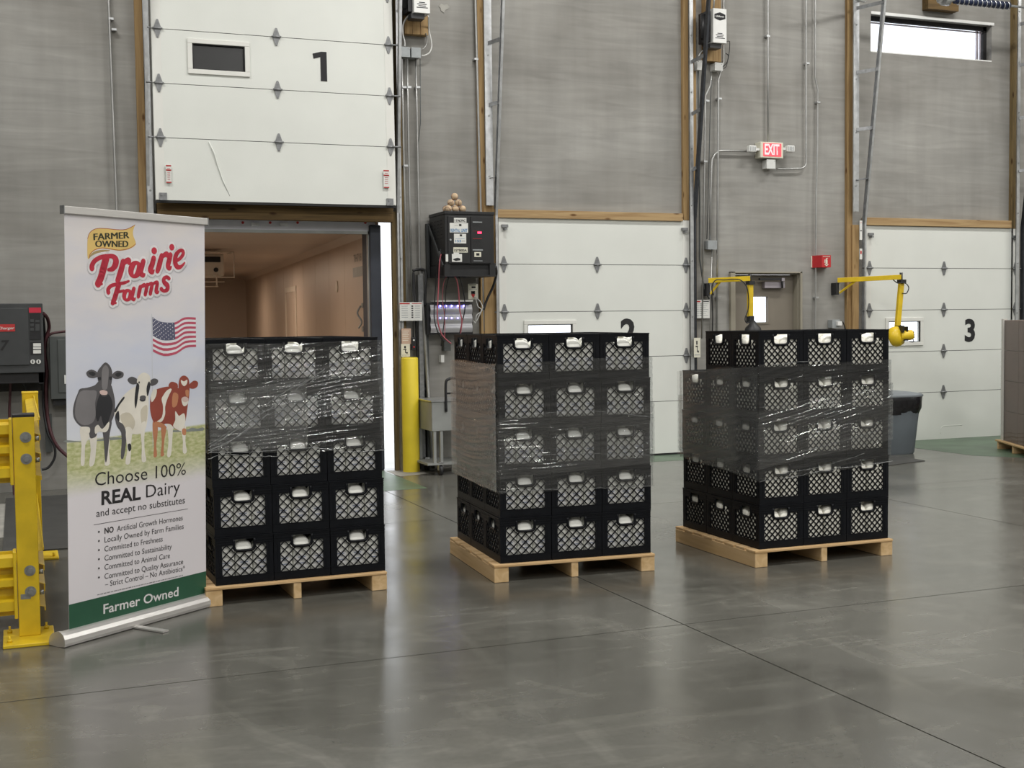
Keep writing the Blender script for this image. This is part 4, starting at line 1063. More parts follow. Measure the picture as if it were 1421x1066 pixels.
# logo lettering, brush strokes measured in the survey frame
def ell(cx, cy, rx, ry, ang, w_, a0=0, a1=360, n=11):
    out = []
    for i in range(n):
        t_ = math.radians(a0+(a1-a0)*i/(n-1)); x = rx*math.cos(t_); y = ry*math.sin(t_); c, s = math.cos(ang), math.sin(ang)
        ww = w_ if not isinstance(w_, tuple) else w_[0]+(w_[1]-w_[0])*abs(math.cos(t_))
        out.append((cx+x*c-y*s, cy+x*s+y*c, ww))
    return out
LG = [
 [(432, 505, 50), (415, 570, 50), (388, 670, 48), (360, 735, 46)], [(345, 745, 14), (395, 738, 14)],
 [(305, 596, 36), (306, 570, 34), (330, 530, 30), (380, 500, 28), (440, 488, 26), (490, 490, 30), (518, 518, 42), (516, 560, 44), (490, 600, 34), (452, 610, 20)],
 [(585, 540, 40), (570, 600, 42), (552, 660, 42), (536, 705, 36)], [(578, 560, 30), (606, 536, 34), (632, 528, 40), (636, 545, 30)],
 ell(692, 608, 36, 62, .25, (18, 44)), [(765, 535, 36), (752, 580, 40), (740, 630, 40), (762, 660, 30), (778, 648, 12)],
 [(858, 508, 38), (845, 560, 40), (828, 610, 40), (846, 632, 28), (862, 612, 10)], [(862, 440, 44), (863, 440, 44)],
 [(930, 486, 36), (918, 530, 40), (905, 580, 40), (892, 620, 34)], [(924, 505, 26), (950, 480, 30), (975, 470, 36), (980, 484, 26)],
 [(1008, 478, 36), (998, 520, 38), (986, 575, 38), (1000, 598, 28), (1016, 580, 10)], [(1020, 408, 42), (1021, 408, 42)],
 [(1055, 532, 22), (1095, 508, 24), (1122, 470, 26), (1118, 442, 26), (1090, 440, 24), (1058, 480, 34), (1050, 540, 38), (1068, 582, 34), (1100, 584, 24), (1135, 548, 12)],
 [(545, 745, 36), (528, 800, 36), (508, 865, 36), (492, 905, 32)], [(480, 914, 12), (520, 908, 12)],
 [(452, 812, 30), (450, 785, 28), (475, 755, 24), (530, 738, 22), (590, 728, 20), (635, 712, 14)], [(520, 815, 16), (570, 802, 18), (590, 795, 14)],
 ell(622, 838, 28, 44, .2, (14, 32)), [(680, 780, 28), (670, 820, 30), (662, 855, 30), (680, 878, 22), (694, 862, 8)],
 [(738, 765, 28), (730, 800, 30), (720, 850, 26)], [(734, 775, 20), (756, 755, 24), (774, 748, 28)],
 [(800, 745, 26), (792, 785, 28), (782, 832, 26)], [(797, 760, 18), (820, 738, 20), (842, 738, 26), (836, 780, 28), (828, 825, 26)], [(842, 752, 18), (865, 728, 20), (890, 726, 26), (884, 770, 28), (880, 806, 28), (896, 815, 16), (904, 800, 8)],
 [(995, 688, 26), (975, 675, 22), (950, 690, 28), (952, 722, 32), (980, 750, 34), (980, 785, 30), (950, 800, 22), (926, 782, 28)]]
sc_ = (z7(800, 600)-z7(700, 600)).length/100
LGs = [[(*z7(x, y).xy, w_*sc_*1.12) for x, y, w_ in st] for st in LG]
strokes('logo_shadow', [[(x+.003, y-.004, w_) for x, y, w_ in st] for st in LGs], pm_('logo_grey', (.50, .49, .51)), 2.2, .0135)
strokes('logo_outline', LGs, pm_('logo_white', (.78, .75, .76)), 3.5, .0115)
strokes('logo_lettering', LGs, M_red, 6, .0)
# flag
def fl_pt(u, v_):     # u along 0..1, v 0 top .. 1 bottom, measured edges interpolated
    top = [(0, 637, 97), (.2, 690, 128), (.5, 785, 133), (.75, 850, 100), (1, 928, 100)]; bot = [(0, 641, 330), (.25, 715, 360), (.5, 795, 346), (.75, 860, 305), (1, 930, 298)]
    P = smooth_path([(a[1], a[2], 0) for a in top], 8); Q = smooth_path([(a[1], a[2], 0) for a in bot], 8)
    i = u*(len(P)-1); k = min(int(i), len(P)-2); f = i-k
    p = P[k].lerp(P[k+1], f); q = Q[k].lerp(Q[k+1], f); r = p.lerp(q, v_); return z8(r.x, r.y)
prt('flag_field', [[fl_pt(i/16, 0) for i in range(17)]+[fl_pt(1-i/16, 1) for i in range(17)]], pm_('flag_white', (.72, .70, .73)), 1, sm=0)
for k in range(0, 13, 2):
    u0 = .5 if k < 7 else 0
    prt('flag_stripe', [[fl_pt(u0+(1-u0)*i/12, k/13) for i in range(13)]+[fl_pt(1-(1-u0)*i/12, (k+1)/13) for i in range(13)]], pm_('flag_red', (.46, .07, .12)), 2, sm=0)
prt('flag_canton', [[fl_pt(.5*i/8, 0) for i in range(9)]+[fl_pt(.5-.5*i/8, 7/13) for i in range(9)]], pm_('flag_blue', (.085, .09, .15)), 2, sm=0)
stars = MB()
for r in range(9):
    for c in range(6 if r % 2 == 0 else 5):
        p = fl_pt(.5*((c+.5)/6 if r % 2 == 0 else (c+1)/6), (r+.6)/9.4*7/13); pts = []
        for k in range(10):
            rr = .0042 if k % 2 == 0 else .0018; a_ = math.pi/2+k*math.pi/5; pts.append((p.x+rr*math.cos(a_), p.y+rr*math.sin(a_), .0012))
        stars.add(pts, [tuple(range(10))])
o = stars.build('flag_stars', pm_('flag_white', (.72, .70, .73)), sh_); o['kind'] = 'stuff'
strokes('flag_pole', [[(*z8(632, 78).xy, .003), (*z8(636, 500).xy, .003), (*z8(640, 975).xy, .003)]], pm_('pole_grey', (.52, .54, .56)), .8)
# distant tree line on the print
prt('tree_line', [[z8(*q) for q in [(60, 925), (200, 935), (300, 915), (380, 905), (430, 910), (440, 918), (300, 930), (60, 940)]], [z8(*q) for q in [(760, 858), (830, 858), (880, 850), (905, 840), (940, 848), (975, 838), (975, 862), (760, 872)]]], pm_('far_trees', (.22, .24, .22)), .6, sm=2)
# cows: printed patches measured in the survey frame
CK = pm_('cow_charcoal', (.085, .080, .085)); CKd = pm_('cow_black', (.02, .02, .024)); CKg = pm_('cow_grey', (.19, .18, .185)); CW = pm_('cow_white', (.72, .68, .60)); CWs = pm_('cow_cream', (.55, .50, .40)); CR = pm_('cow_red', (.27, .055, .035)); CRl = pm_('cow_orange', (.48, .20, .10)); CP_ = pm_('cow_pink', (.62, .46, .42))
def cow(lbl, layers):
    root = MB(); 
    first = None
    for k, (nm, m, polys) in enumerate(layers):
        for grp in ([[pl] for pl in polys] if 'ear' in nm else [polys]):
            o = prt(nm.replace('ears', 'ear'), [[z8(*q) for q in pl] for pl in grp], m, 1.2+k*.25, sm=3)
cow('dark', [
 ('cow_legs', CW, [[(150, 840), (210, 840), (215, 900), (185, 960), (180, 1085), (155, 1085), (160, 960)], [(215, 880), (262, 880), (258, 985), (245, 1085), (212, 1095), (222, 990)], [(310, 910), (348, 915), (345, 1000), (350, 1085), (315, 1090), (322, 1000)]]),
 ('cow_body', CK, [[(135, 610), (150, 580), (200, 572), (250, 555), (280, 530), (350, 540), (378, 620), (386, 690), (378, 760), (355, 810), (330, 850), (290, 870), (250, 850), (215, 838), (160, 835), (115, 790), (102, 730), (115, 660)]]),
 ('cow_flank', CKg, [[(150, 600), (220, 590), (262, 600), (250, 680), (255, 760), (225, 815), (160, 820), (120, 770), (120, 690)]]),
 ('cow_upper_legs', CK, [[(212, 820), (262, 820), (262, 890), (240, 910), (215, 905)], [(300, 810), (362, 790), (350, 880), (345, 930), (330, 1060), (318, 1060), (310, 930)]]),
 ('cow_chest', CKd, [[(262, 680), (290, 610), (345, 620), (370, 690), (350, 770), (320, 840), (300, 800), (290, 760), (270, 800), (255, 760)]]),
 ('cow_belly', CW, [[(150, 838), (212, 838), (212, 878), (180, 868)], [(250, 840), (272, 822), (300, 850), (345, 800), (340, 850), (318, 872), (280, 868), (252, 882)]]),
 ('cow_ears', CK, [[(192, 470), (225, 450), (265, 468), (272, 495), (240, 508), (205, 500)], [(368, 480), (400, 458), (440, 470), (438, 500), (400, 514), (370, 505)]]),
 ('cow_ears_inner', CKd, [[(205, 472), (235, 464), (255, 480), (235, 495)], [(385, 484), (410, 468), (430, 480), (405, 500)]]),
 ('cow_head', CK, [[(290, 430), (320, 402), (350, 425), (366, 470), (362, 540), (345, 590), (330, 628), (300, 630), (282, 600), (272, 530), (265, 470)]]),
 ('cow_face', CKg, [[(298, 450), (322, 420), (342, 450), (338, 520), (330, 580), (300, 580), (296, 520)]]),
 ('cow_eyes', CKd, [[(268, 505), (288, 500), (290, 520), (274, 522)], [(345, 500), (364, 498), (362, 518), (348, 520)], [(300, 610), (335, 612), (325, 628), (305, 628)]]),
 ('cow_muzzle', CP_, [[(282, 595), (305, 588), (332, 598), (330, 618), (308, 622), (286, 614)]])])
cow('white', [
 ('cow_legs', CK, [[(425, 800), (460, 850), (458, 960), (442, 1045), (424, 1040), (430, 930)]]),
 ('cow_body', CW, [[(395, 700), (430, 640), (480, 590), (540, 560), (600, 580), (612, 660), (605, 780), (585, 860), (540, 885), (500, 880), (450, 850), (400, 800), (382, 750)]]),
 ('cow_shading', CWs, [[(420, 760), (480, 740), (520, 800), (500, 860), (450, 840)], [(560, 720), (600, 690), (600, 780), (575, 850), (560, 790)]]),
 ('cow_front_legs', CW, [[(458, 840), (500, 850), (495, 930), (492, 1000), (485, 1080), (455, 1080), (468, 990), (460, 920)], [(555, 830), (592, 800), (582, 900), (585, 1000), (595, 1062), (565, 1066), (565, 960)]]),
 ('cow_patches', CKd, [[(395, 740), (410, 730), (415, 780), (408, 812), (392, 800), (386, 765)], [(380, 730), (400, 690), (440, 635), (448, 645), (415, 690), (392, 735)], [(470, 955), (490, 950), (495, 985), (478, 1000)]]),
 ('cow_rear', CK, [[(384, 770), (410, 800), (440, 820), (458, 870), (448, 930), (425, 870), (398, 830)]]),
 ('cow_ears', CK, [[(470, 515), (498, 498), (535, 515), (540, 540), (510, 550), (482, 540)], [(615, 530), (645, 510), (674, 520), (668, 545), (635, 560), (615, 550)]]),
 ('cow_head', CW, [[(542, 495), (578, 470), (618, 492), (622, 540), (612, 600), (598, 650), (570, 668), (545, 650), (535, 590), (532, 530)]]),
 ('cow_face', CKd, [[(533, 540), (548, 560), (540, 620), (532, 680), (522, 712), (516, 660), (522, 590)], [(615, 530), (622, 560), (608, 620), (600, 625), (596, 580), (604, 545)], [(550, 650), (590, 650), (580, 664), (560, 664)], [(540, 535), (550, 530), (550, 545)]]),
 ('cow_muzzle', CK, [[(555, 628), (585, 625), (592, 645), (570, 655), (552, 648)]])])
cow('red', [
 ('cow_legs', CRl, [[(640, 800), (672, 830), (670, 900), (662, 960), (668, 1030), (645, 1035), (648, 950), (640, 880)], [(695, 830), (730, 840), (718, 920), (712, 1000), (716, 1026), (692, 1030), (700, 940)]]),
 ('cow_white_legs', CW, [[(735, 800), (772, 820), (770, 920), (760, 1028), (735, 1030), (745, 930)], [(830, 850), (862, 830), (858, 930), (868, 1004), (842, 1010), (842, 930)]]),
 ('cow_body', CR, [[(628, 620), (650, 590), (700, 572), (745, 565), (800, 570), (850, 600), (875, 660), (868, 740), (858, 800), (840, 860), (790, 850), (760, 820), (725, 815), (690, 830), (650, 810), (628, 760), (620, 690)]]),
 ('cow_white_patches', CW, [[(640, 590), (665, 582), (660, 630), (632, 670), (626, 630)], [(735, 590), (768, 578), (740, 640), (722, 700), (722, 750), (700, 800), (660, 805), (700, 770), (708, 700), (698, 650), (712, 620)], [(790, 730), (812, 760), (820, 760), (850, 745), (858, 800), (838, 860), (805, 855), (775, 830), (790, 790)]]),
 ('cow_orange', CRl, [[(655, 800), (700, 810), (730, 835), (725, 850), (690, 840), (650, 830)], [(775, 610), (810, 620), (800, 690), (770, 700)], [(838, 850), (862, 850), (860, 890), (838, 885)]]),
 ('cow_ears', CR, [[(745, 555), (765, 532), (803, 545), (806, 575), (780, 585), (755, 575)], [(885, 550), (915, 525), (942, 535), (938, 565), (910, 580), (886, 572)]]),
 ('cow_head', CR, [[(820, 510), (848, 490), (878, 510), (886, 560), (884, 620), (875, 680), (855, 712), (838, 690), (826, 630), (812, 570)]]),
 ('cow_blaze', CW, [[(828, 520), (848, 530), (870, 518), (868, 545), (850, 562), (832, 545)], [(835, 640), (870, 638), (878, 665), (866, 690), (845, 695), (833, 665)]]),
 ('cow_muzzle', CP_, [[(835, 640), (858, 632), (878, 645), (874, 662), (855, 670), (838, 660)]]),
 ('cow_cheek', CRl, [[(858, 590), (880, 590), (878, 632), (862, 628)]])])
# printed words
def zz1(x, y): return bp_(x/3.947, 540+y/3.947)
def zz6(x, y): return bp_(x/3.947, 796+y/3.947)
btext('Choose 100%', 520, 531, 1017, 468, zz1, M_tx, .066, -.004)
btext('REAL', 555, 634, 770, 603, zz1, M_tx, .066, .028)
btext('Dairy', 800, 595, 985, 566, zz1, M_tx, .066, -.004)
btext('and accept no substitutes', 527, 701, 1012, 625, zz1, M_tx, .036, 0)
strokes('rule', [[(*zz1(513, 744).xy, .0022), (*zz1(1028, 656).xy, .0022)]], M_tx, 3)
btext('NO', 572, 792, 622, 783, zz1, M_tx, .028, .028)
for txt, xa, ya, xb, yb in (('Artificial Growth Hormones', 640, 780, 1000, 718), ('Locally Owned by Farm Families', 572, 841, 1005, 765), ('Committed to Freshness', 572, 891, 890, 834), ('Committed to Sustainability', 572, 941, 940, 875), ('Committed to Animal Care', 572, 991, 930, 925), ('Committed to Quality Assurance', 572, 1041, 1002, 958)):
    btext(txt, xa, ya, xb, yb, zz1, M_tx, .028, -.002)
btext('– Strict Control – No Antibiotics*', 575, 74, 1012, -16, zz6, M_tx, .028, -.002)
bl = MB()
for y in (782, 832, 882, 932, 982, 1032):
    p = zz1(541, y); bl.add([(p.x+.0052*math.cos(k*math.pi/5), p.y+.0052*math.sin(k*math.pi/5), .0012) for k in range(10)], [tuple(range(10))])
o = bl.build('bullet_points', M_tx, sh_); o['kind'] = 'stuff'
fine = MB(); a = zz6(532, 118); b = zz6(1003, 10); x = a.x; r_ = random.Random(5)
while x < b.x:
    q = x+r_.uniform(.006, .02); y_ = a.y+(b.y-a.y)*(x-a.x)/(b.x-a.x)
    fine.add([(x, y_-.002, .0012), (q, y_-.002, .0012), (q, y_+.003, .0012), (x, y_+.003, .0012)], [(0, 1, 2, 3)]); x = q+.004
o = fine.build('fine_print', pm_('fine_grey', (.25, .24, .25)), sh_); o['kind'] = 'stuff'
gb = bp_(95.8, 839.5).y
prt('green_band', [[Vector((SW0, .066, 0)), Vector((SW1, .066, 0)), Vector((SW1, gb, 0)), Vector((SW0, gb, 0))]], pm_('green', (.018, .085, .045)), 1, sm=0)
btext('Farmer Owned', 566, 221, 977, 121, zz6, pm_('band_white', (.70, .68, .68)), .047, .014, layer=2)
hx = zz6(727, 230); hx2 = zz6(826, 205)
for p in (hx, hx2): prt('small_heart', [[Vector((p.x, p.y-.006, 0)), Vector((p.x+.006, p.y+.002, 0)), Vector((p.x+.003, p.y+.006, 0)), Vector((p.x, p.y+.003, 0)), Vector((p.x-.003, p.y+.006, 0)), Vector((p.x-.006, p.y+.002, 0))]], pm_('band_white', (.70, .68, .68)), 2, sm=0)
# hardware, in the stand's own frame
tyy = sheet_y0+k_*2.06
MB().box((SW0-.012, tyy-.014, 2.050), (SW1+.014, tyy+.012, 2.086)).build('top_rail', M_al, ban, .003)
for xx in (SW0-.014, SW1+.012): MB().box((xx, tyy-.016, 2.048), (xx+.004, tyy+.014, 2.088)).build('rail_cap', M_steel, ban)
prof = [(0, .0), (.005, -.0), (.0, .0)]
hp = []
for k in range(9):
    a_ = math.pi*(.5+k/8*.5*1.0); hp.append((.052+.052*math.cos(math.pi-k/8*math.pi*.5-0)*-1 if False else .045-.047*math.cos(k/8*math.pi/2), .012+.062*math.sin(k/8*math.pi/2)))
base_prof = [(.0, .004), (-.004, .018), (-.003, .038), (.006, .056), (.022, .068), (.036, .072), (.05, .070), (.08, .060), (.098, .044), (.106, .022), (.104, .004), (.05, .0)]
MB().prism([(a_, b_) for a_, b_ in base_prof], .0, BL+.015, 'x').build('base_housing', M_al, ban)
MB().prism([((a_-.05)*1.05+.05, b_*1.05) for a_, b_ in base_prof], -.012, .0, 'x').build('end_cap', M_al, ban)
MB().prism([((a_-.05)*1.05+.05, b_*1.05) for a_, b_ in base_prof], BL+.015, BL+.024, 'x').build('end_cap', M_al, ban)
fa = Matrix.Translation(BA) @ Matrix.Rotation(BZ, 4, 'Z'); fi = fa.inverted()
q = fi @ fp(203, 872); q2 = fi @ fp(230, 878)
MB().bar((q.x-.02, .03, .006), (q2.x, q2.y, .006), .04, .008, (0, 0, 1)).build('foot', M_al, ban)
MB().bar((q.x-.02, .09, .006), (q.x-.05, .26, .006), .04, .008, (0, 0, 1)).build('foot', M_al, ban)
MB().cyl((.5, .075, .06), (.5, .045, 2.05), .008, 8).build('support_pole', M_al, ban)

# ------------------------------------------------------------------ yellow guard rail corner
pf = fp(27, 889); pf2 = fp(57, 886); rr = fp(60, 777)
gx0 = pf.x; gy0 = pf.y; gw = pf2.x-pf.x; GH = wp(35, 578, pf.y).z
gr = thing('guard_rail', 'scuffed yellow steel guard rail corner with corrugated rails beside the banner', 'guard rail', (gx0+gw/2, gy0, 0))
def gpart(mb, nm, m=M_yel, bev=.004, lab=None): return wpart(mb, nm, m, gr, bev, lab)
gpart(MB().box((gx0, gy0, .018), (gx0+gw, gy0+gw, GH)), 'post')
gpart(MB().box((gx0-.002, gy0-.002, GH-.004), (gx0+gw+.002, gy0+gw+.002, GH+.012)), 'post_cap', M_black)
bx0 = fp(4, 902); 
gpart(MB().box((bx0.x, bx0.y, 0), (fp(80, 893).x-.01, bx0.y+.34, .018)), 'base_plate')
for (ax_, ay_) in ((.03, .26), (.03, .06), (.20, .28)):
    gpart(MB().cyl((bx0.x+ax_, bx0.y+ay_, .018), (bx0.x+ax_, bx0.y+ay_, .032), .013, 6).cyl((bx0.x+ax_, bx0.y+ay_, .018), (bx0.x+ax_, bx0.y+ay_, .05), .006, 6), 'anchor_bolt', M_yel, 0)
RX1 = rr.x; ry = rr.y
gpart(MB().box((RX1-gw, ry, .015), (RX1, ry+gw, GH+.0)), 'post'); gpart(MB().box((RX1-gw-.002, ry-.002, GH-.004), (RX1+.002, ry+gw+.002, GH+.01)), 'post_cap', M_yel)
q = fp(82, 776); gpart(MB().box((RX1-.22, ry-.03, 0), (q.x, ry+.25, .015)), 'base_plate')
gpart(MB().cyl((q.x-.03, ry+.02, .015), (q.x-.03, ry+.02, .04), .010, 6), 'anchor_bolt', M_yel, 0)
# corrugated rail profile (depth, height)
def rail_prof(zc, h):
    pts = []
    seq = [(0, 0), (0, .06), (.05, .10), (.05, .24), (0, .31), (0, .42), (.05, .48), (.05, .58), (0, .64), (0, .72), (.05, .78), (.05, .92), (0, .96), (0, 1)]
    for d, f in seq: pts.append((d, zc-h/2+h*f))
    back = [(d+.006, z) for d, z in reversed(pts)]
    return pts, back
for (ya, yb) in ((583, 672), (768, 858)):
    za = wp(10, ya, gy0).z; zb_ = wp(10, yb, gy0).z; zc = (za+zb_)/2; h = za-zb_
    f_, b_ = rail_prof(zc, h)
    # front rail running left; ridge faces the viewer
    x1 = gx0-.006; mb = MB()
    P = [(gy0+.055-d, z) for d, z in f_]+[(gy0+.062-d+.006, z) for d, z in reversed(f_)]
    mb.prism(P, -3.2, x1, 'x'); gpart(mb, 'corrugated_rail', M_yel, 0)
    gpart(MB().box((x1-.012, gy0-.012, zc-h/2-.006), (x1+.004, gy0+.09, zc+h/2+.006)), 'rail_end_plate')
    P = [(gx0+gw+.006+.05-d, z) for d, z in f_]+[(gx0+gw+.012+.05-d, z) for d, z in reversed(f_)]
    xr = (RX1-gw/2)
    P = [(xr-.03+.05-d, z) for d, z in f_]+[(xr-.024+.05-d, z) for d, z in reversed(f_)]
    mb = MB(); mb.prism(P, gy0+gw, ry, 'y'); 
    gpart(mb, 'corrugated_rail', M_yel, 0)
for px, py in ((35.5, 607), (36.5, 637), (41.5, 792), (42.5, 821)):
    p = wp(px, py, gy0)
    gpart(MB().cyl((p.x, gy0-.003, p.z), (p.x, gy0, p.z), .026, 18), 'washer', M_bolt, 0); gpart(MB().cyl((p.x, gy0-.013, p.z), (p.x, gy0-.002, p.z), .014, 6), 'bolt', M_bolt, 0)
for py in (610, 640, 797, 826):
    z_ = wp(42, py, gy0).z; gpart(MB().cyl((gx0+gw, gy0+gw/2, z_), (gx0+gw+.02, gy0+gw/2, z_), .012, 6), 'bolt', M_bolt, 0)
gpart(MB().box((gx0+.012, gy0-.001, .20), (gx0+.058, gy0+.0, .225)), 'bare_patch', M_bolt, 0)

# ------------------------------------------------------------------ left wall charger, grey panel, cables
BY = -.42
a = wp(59, 421, BY); b = wp(61, 517, BY)
ch = thing('battery_charger', 'charcoal battery charger with red badge mounted on the wall at the left edge', 'charger', (a.x-.4, -.2, b.z))
X1 = a.x; X0 = X1-.80; z1 = a.z; z0 = b.z
wpart(MB().box((X0, BY, z0), (X1, .0, z1)), 'cabinet', M_charg, ch, .006)
wpart(MB().box((X0+.02, BY-.012, z0+.07), (wp(40, 470, BY).x, BY, z1-.04)), 'door', M_charg, ch, .004)
def box_px(px0, py0, px1, py1, Y, th=.004):
    a = wp(px0, py0, Y); b = wp(px1, py1, Y); return MB().box((a.x, Y-th, b.z), (b.x, Y, a.z))
wpart(box_px(40, 427, 57, 434, BY-.0), 'red_strip', M_red, ch)
wpart(box_px(41, 435, 57, 471, BY-.0, .006), 'control_panel', M_black, ch)
for q in ((42, 443, 47, 447), (42, 449, 47, 453), (49, 450, 55, 459), (42, 455, 47, 459), (49, 444, 55, 447)): wpart(box_px(*q, BY-.006, .003), 'button', M_charg, ch)
wpart(box_px(42, 475, 58, 492, BY, .003), 'rating_plate', M_black, ch)
for q in ((46, 476.5, 57, 481), (46, 482, 57, 484.5), (46, 486, 57, 490.5)): wpart(box_px(*q, BY-.003, .001), 'paper_label', M_paper, ch)
for x in (45.5, 53.5):
    p = wp(x, 502, BY); wpart(MB().cyl((p.x, BY-.01, p.z), (p.x, BY, p.z), .020, 14), 'knob', M_paper, ch); wpart(MB().box((p.x-.004, BY-.013, p.z-.012), (p.x+.004, BY-.01, p.z+.012)), 'knob_mark', M_black, ch)
wpart(box_px(-25, 450.5, 21, 460, BY-.012, .003), 'red_badge', M_inkr, ch)
wtext('Hydro-Charger', M_paper, -23, 457.5, BY-.0165, ch, wp(20, 457, BY).x-wp(-23, 457, BY).x, .022, .012, .15)
wtext('7', M_black, 0.5, 486, BY-.0135, ch, None, .085, .03, .2)
wpart(MB().box((X0, BY+.03, z0-.09), (X1-.01, BY+.07, z0)).box((X1-.05, BY+.03, z0-.10), (X1-.01, 0, z0)).box((X0, -.03, z0-.18), (X1, 0, z0)), 'wall_bracket', M_black, ch)
def pcable(nm, pts, r, m, label, cat='cable', group=None, Y=None):
    P = [wp(p[0], p[1], p[2]) for p in pts]; mb = MB(); mb.tube(smooth_path(P, 6), r, 7)
    return solo(mb, nm, m, label, cat, group)
GP = -.16
a = wp(68, 467, GP); b = wp(116, 553, GP)
gp = thing('electric_panel', 'grey steel electrical panel on the wall half hidden behind the banner', 'electrical panel', ((a.x+b.x)/2, -.08, b.z))
wpart(MB().box((a.x, GP, b.z), (b.x+.04, .0, a.z)), 'cabinet', M_panelg, gp, .005)
wpart(MB().box((a.x+.07, GP-.008, b.z+.06), (b.x-.03, GP, a.z-.03)), 'panel_door', M_panelg, gp, .003)
wpart(MB().box((a.x+.12, GP-.014, b.z+.14), (a.x+.16, GP-.008, b.z+.22)), 'latch', M_white, gp)
wpart(MB().box((a.x+.02, GP+.04, b.z-.06), (b.x, 0, b.z)), 'lower_box', M_black, gp)
pcable('power_cable', [(60, 435, -.3), (66, 442, -.2), (68, 455, -.1), (64, 470, -.08), (62, 490, -.08), (65, 515, -.08), (64, 540, -.08), (66, 580, -.08), (72, 605, -.1), (80, 620, -.1), (92, 632, -.1), (104, 640, -.1)], .016, M_cabledr, 'thick dark red cable hanging from the charger down the wall behind the rail')
pcable('power_cable', [(60, 440, -.25), (62, 470, -.06), (61, 520, -.06), (60, 560, -.06), (66, 600, -.1), (75, 618, -.1), (76, 634, -.1), (68, 648, -.1), (58, 652, -.1)], .012, M_cablebk, 'black cable looping down the wall behind the yellow rear post')
pcable('power_cable', [(66, 468, -.06), (72, 463, -.06), (90, 460, -.06), (112, 458, -.06), (118, 440, -.03)], .012, M_cabledr, 'dark cable arching over the grey electrical panel')
pcable('power_cable', [(15, 522, -.2), (14, 545, -.1), (13, 580, -.08), (17, 620, -.08), (20, 700, -.2)], .012, M_cabledr, 'dark red cable hanging below the charcoal charger')
pcable('power_cable', [(25, 518, -.2), (30, 528, -.2), (36, 540, -.15), (38, 560, -.1), (38, 660, -.1)], .010, M_cablebk, 'black cable hanging under the middle of the charcoal charger')
o = MB()
a = wp(62, 575, -.02); 
solo(MB().box((a.x, -.03, a.z-.35), (a.x+.06, .029, a.z)), 'wall_box', M_panelg, 'small grey box low on the wall behind the yellow guard rail', 'wall box')
solo(MB().box((a.x+.26, -.05, .62), (a.x+.34, .029, .80)), 'wall_box', M_panelg, 'narrow grey box on the wall under the electrical panel', 'wall box')

# ------------------------------------------------------------------ conduits, boxes and openers on the back wall
def conduit(pts, label, r=.011, Y=-.015, clips=(), m=None, name='conduit'):
    P = [wp(x, y, Y) for x, y in pts]
    if pts[0][1] <= 0: P = [Vector((P[0].x, Y, CEIL))]+P     # runs on up to the roof
    t = thing(name, label, 'conduit', (P[-1].x, Y, P[-1].z), 'wall conduits')
    wpart(MB().tube(P, r, 8), 'pipe', m or M_conduit, t)
    for cx, cy in clips:
        p = wp(cx, cy, Y); wpart(MB().box((p.x-.008, Y-.014, p.z-.010), (p.x+.035, .029, p.z+.010)), 'clip', M_galv, t)
    return t
def arc(cx, cy, r, a0, a1, n=6): return [(cx+r*math.cos(math.radians(a0+(a1-a0)*i/n)), cy+r*math.sin(math.radians(a0+(a1-a0)*i/n))) for i in range(n+1)]
conduit([(150.5, 0), (161, 270), (163, 330), (168, 560)], 'thin conduit running down the bare wall left of dock door one', .012, clips=[(152, 26), (156, 41), (163, 400)])
conduit([(557.8, 82), (559, 160), (561.5, 270), (565, 420)], 'first of three thin conduits below the grey junction boxes by dock door one', .009, -.10, [(559, 121), (561, 230)])
conduit([(565.2, 82), (566, 160), (568, 270), (572, 420)], 'second of three thin conduits below the grey junction boxes by dock door one', .010, -.05, [(566, 121)])
conduit([(577, 82), (578.5, 160), (580.5, 270), (583, 380), (584, 640)], 'third of three thin conduits below the grey junction boxes by dock door one', .010, -.03, [(578, 121)])
conduit([(583, 82), (583.5, 170), (580.5, 200), (581.5, 270), (583, 380)], 'thin grey cable beside the third conduit below the junction boxes', .005, -.02, m=M_panelg)
conduit([(659.7, 0), (663, 130), (666.5, 270), (670, 400), (672, 460)], 'conduit rising beside the timber post left of dock door two', .014, -.02, [(659, 82)])
conduit([(987, 100), (986, 118), (979, 133), (977, 270), (974, 470)], 'conduit dropping from the square box under the white opener', .010, -.03, [(980, 140), (977, 224)])
conduit([(1004, 0), (1004, 86), (1001, 97), (997, 110), (996, 270), (994, 480)], 'conduit running past the white opener down to the left of the exit door', .012, -.02, [(997, 137), (996, 413)])
conduit([(988, 108), (986, 135), (984.5, 200), (983, 270), (981, 332)], 'thin cable down to the small junction box beside the exit door', .005, -.015, m=M_panelg)
conduit([(969, 95), (969, 130), (971, 270), (971, 360), (977, 400), (984, 415)], 'cable curving down to the white notice by dock door two', .009, -.02, m=M_panelg)
conduit([(991, 0), (990, 12)], 'short conduit entering the white opener from the roof', .010, -.10)
conduit([(1065.6, 0), (1065.6, 100), (1065.6, 197)], 'straight conduit dropping to the exit sign', .011, -.015, [(1064, 50)])
conduit([(1118.5, 0), (1118.5, 90), (1118.5, 226)]+arc(1110.5, 226, 8, 0, 90)[1:]+[(1078, 234.5)], 'conduit looping from the roof into the box under the exit sign', .011, -.015, [(1119, 88)])
conduit([(1131.2, 0), (1131.2, 108), (1134.6, 124), (1134.3, 200), (1132.5, 270), (1131.5, 470), (1130, 640)], 'long conduit with an offset bend between exit sign and dock door three', .010, -.015, [(1134, 142), (1132, 413)])
conduit([(1050, 210.5), (1004, 209)]+[(998, 209.5), (992, 214), (988, 222)]+[(986, 270), (985, 334)], 'conduit from the exit sign turning down beside the opener conduits', .012, -.015)
conduit([(988, 346), (986, 420), (985, 475)], 'thin conduit below the small junction box by the exit door', .006, -.015)
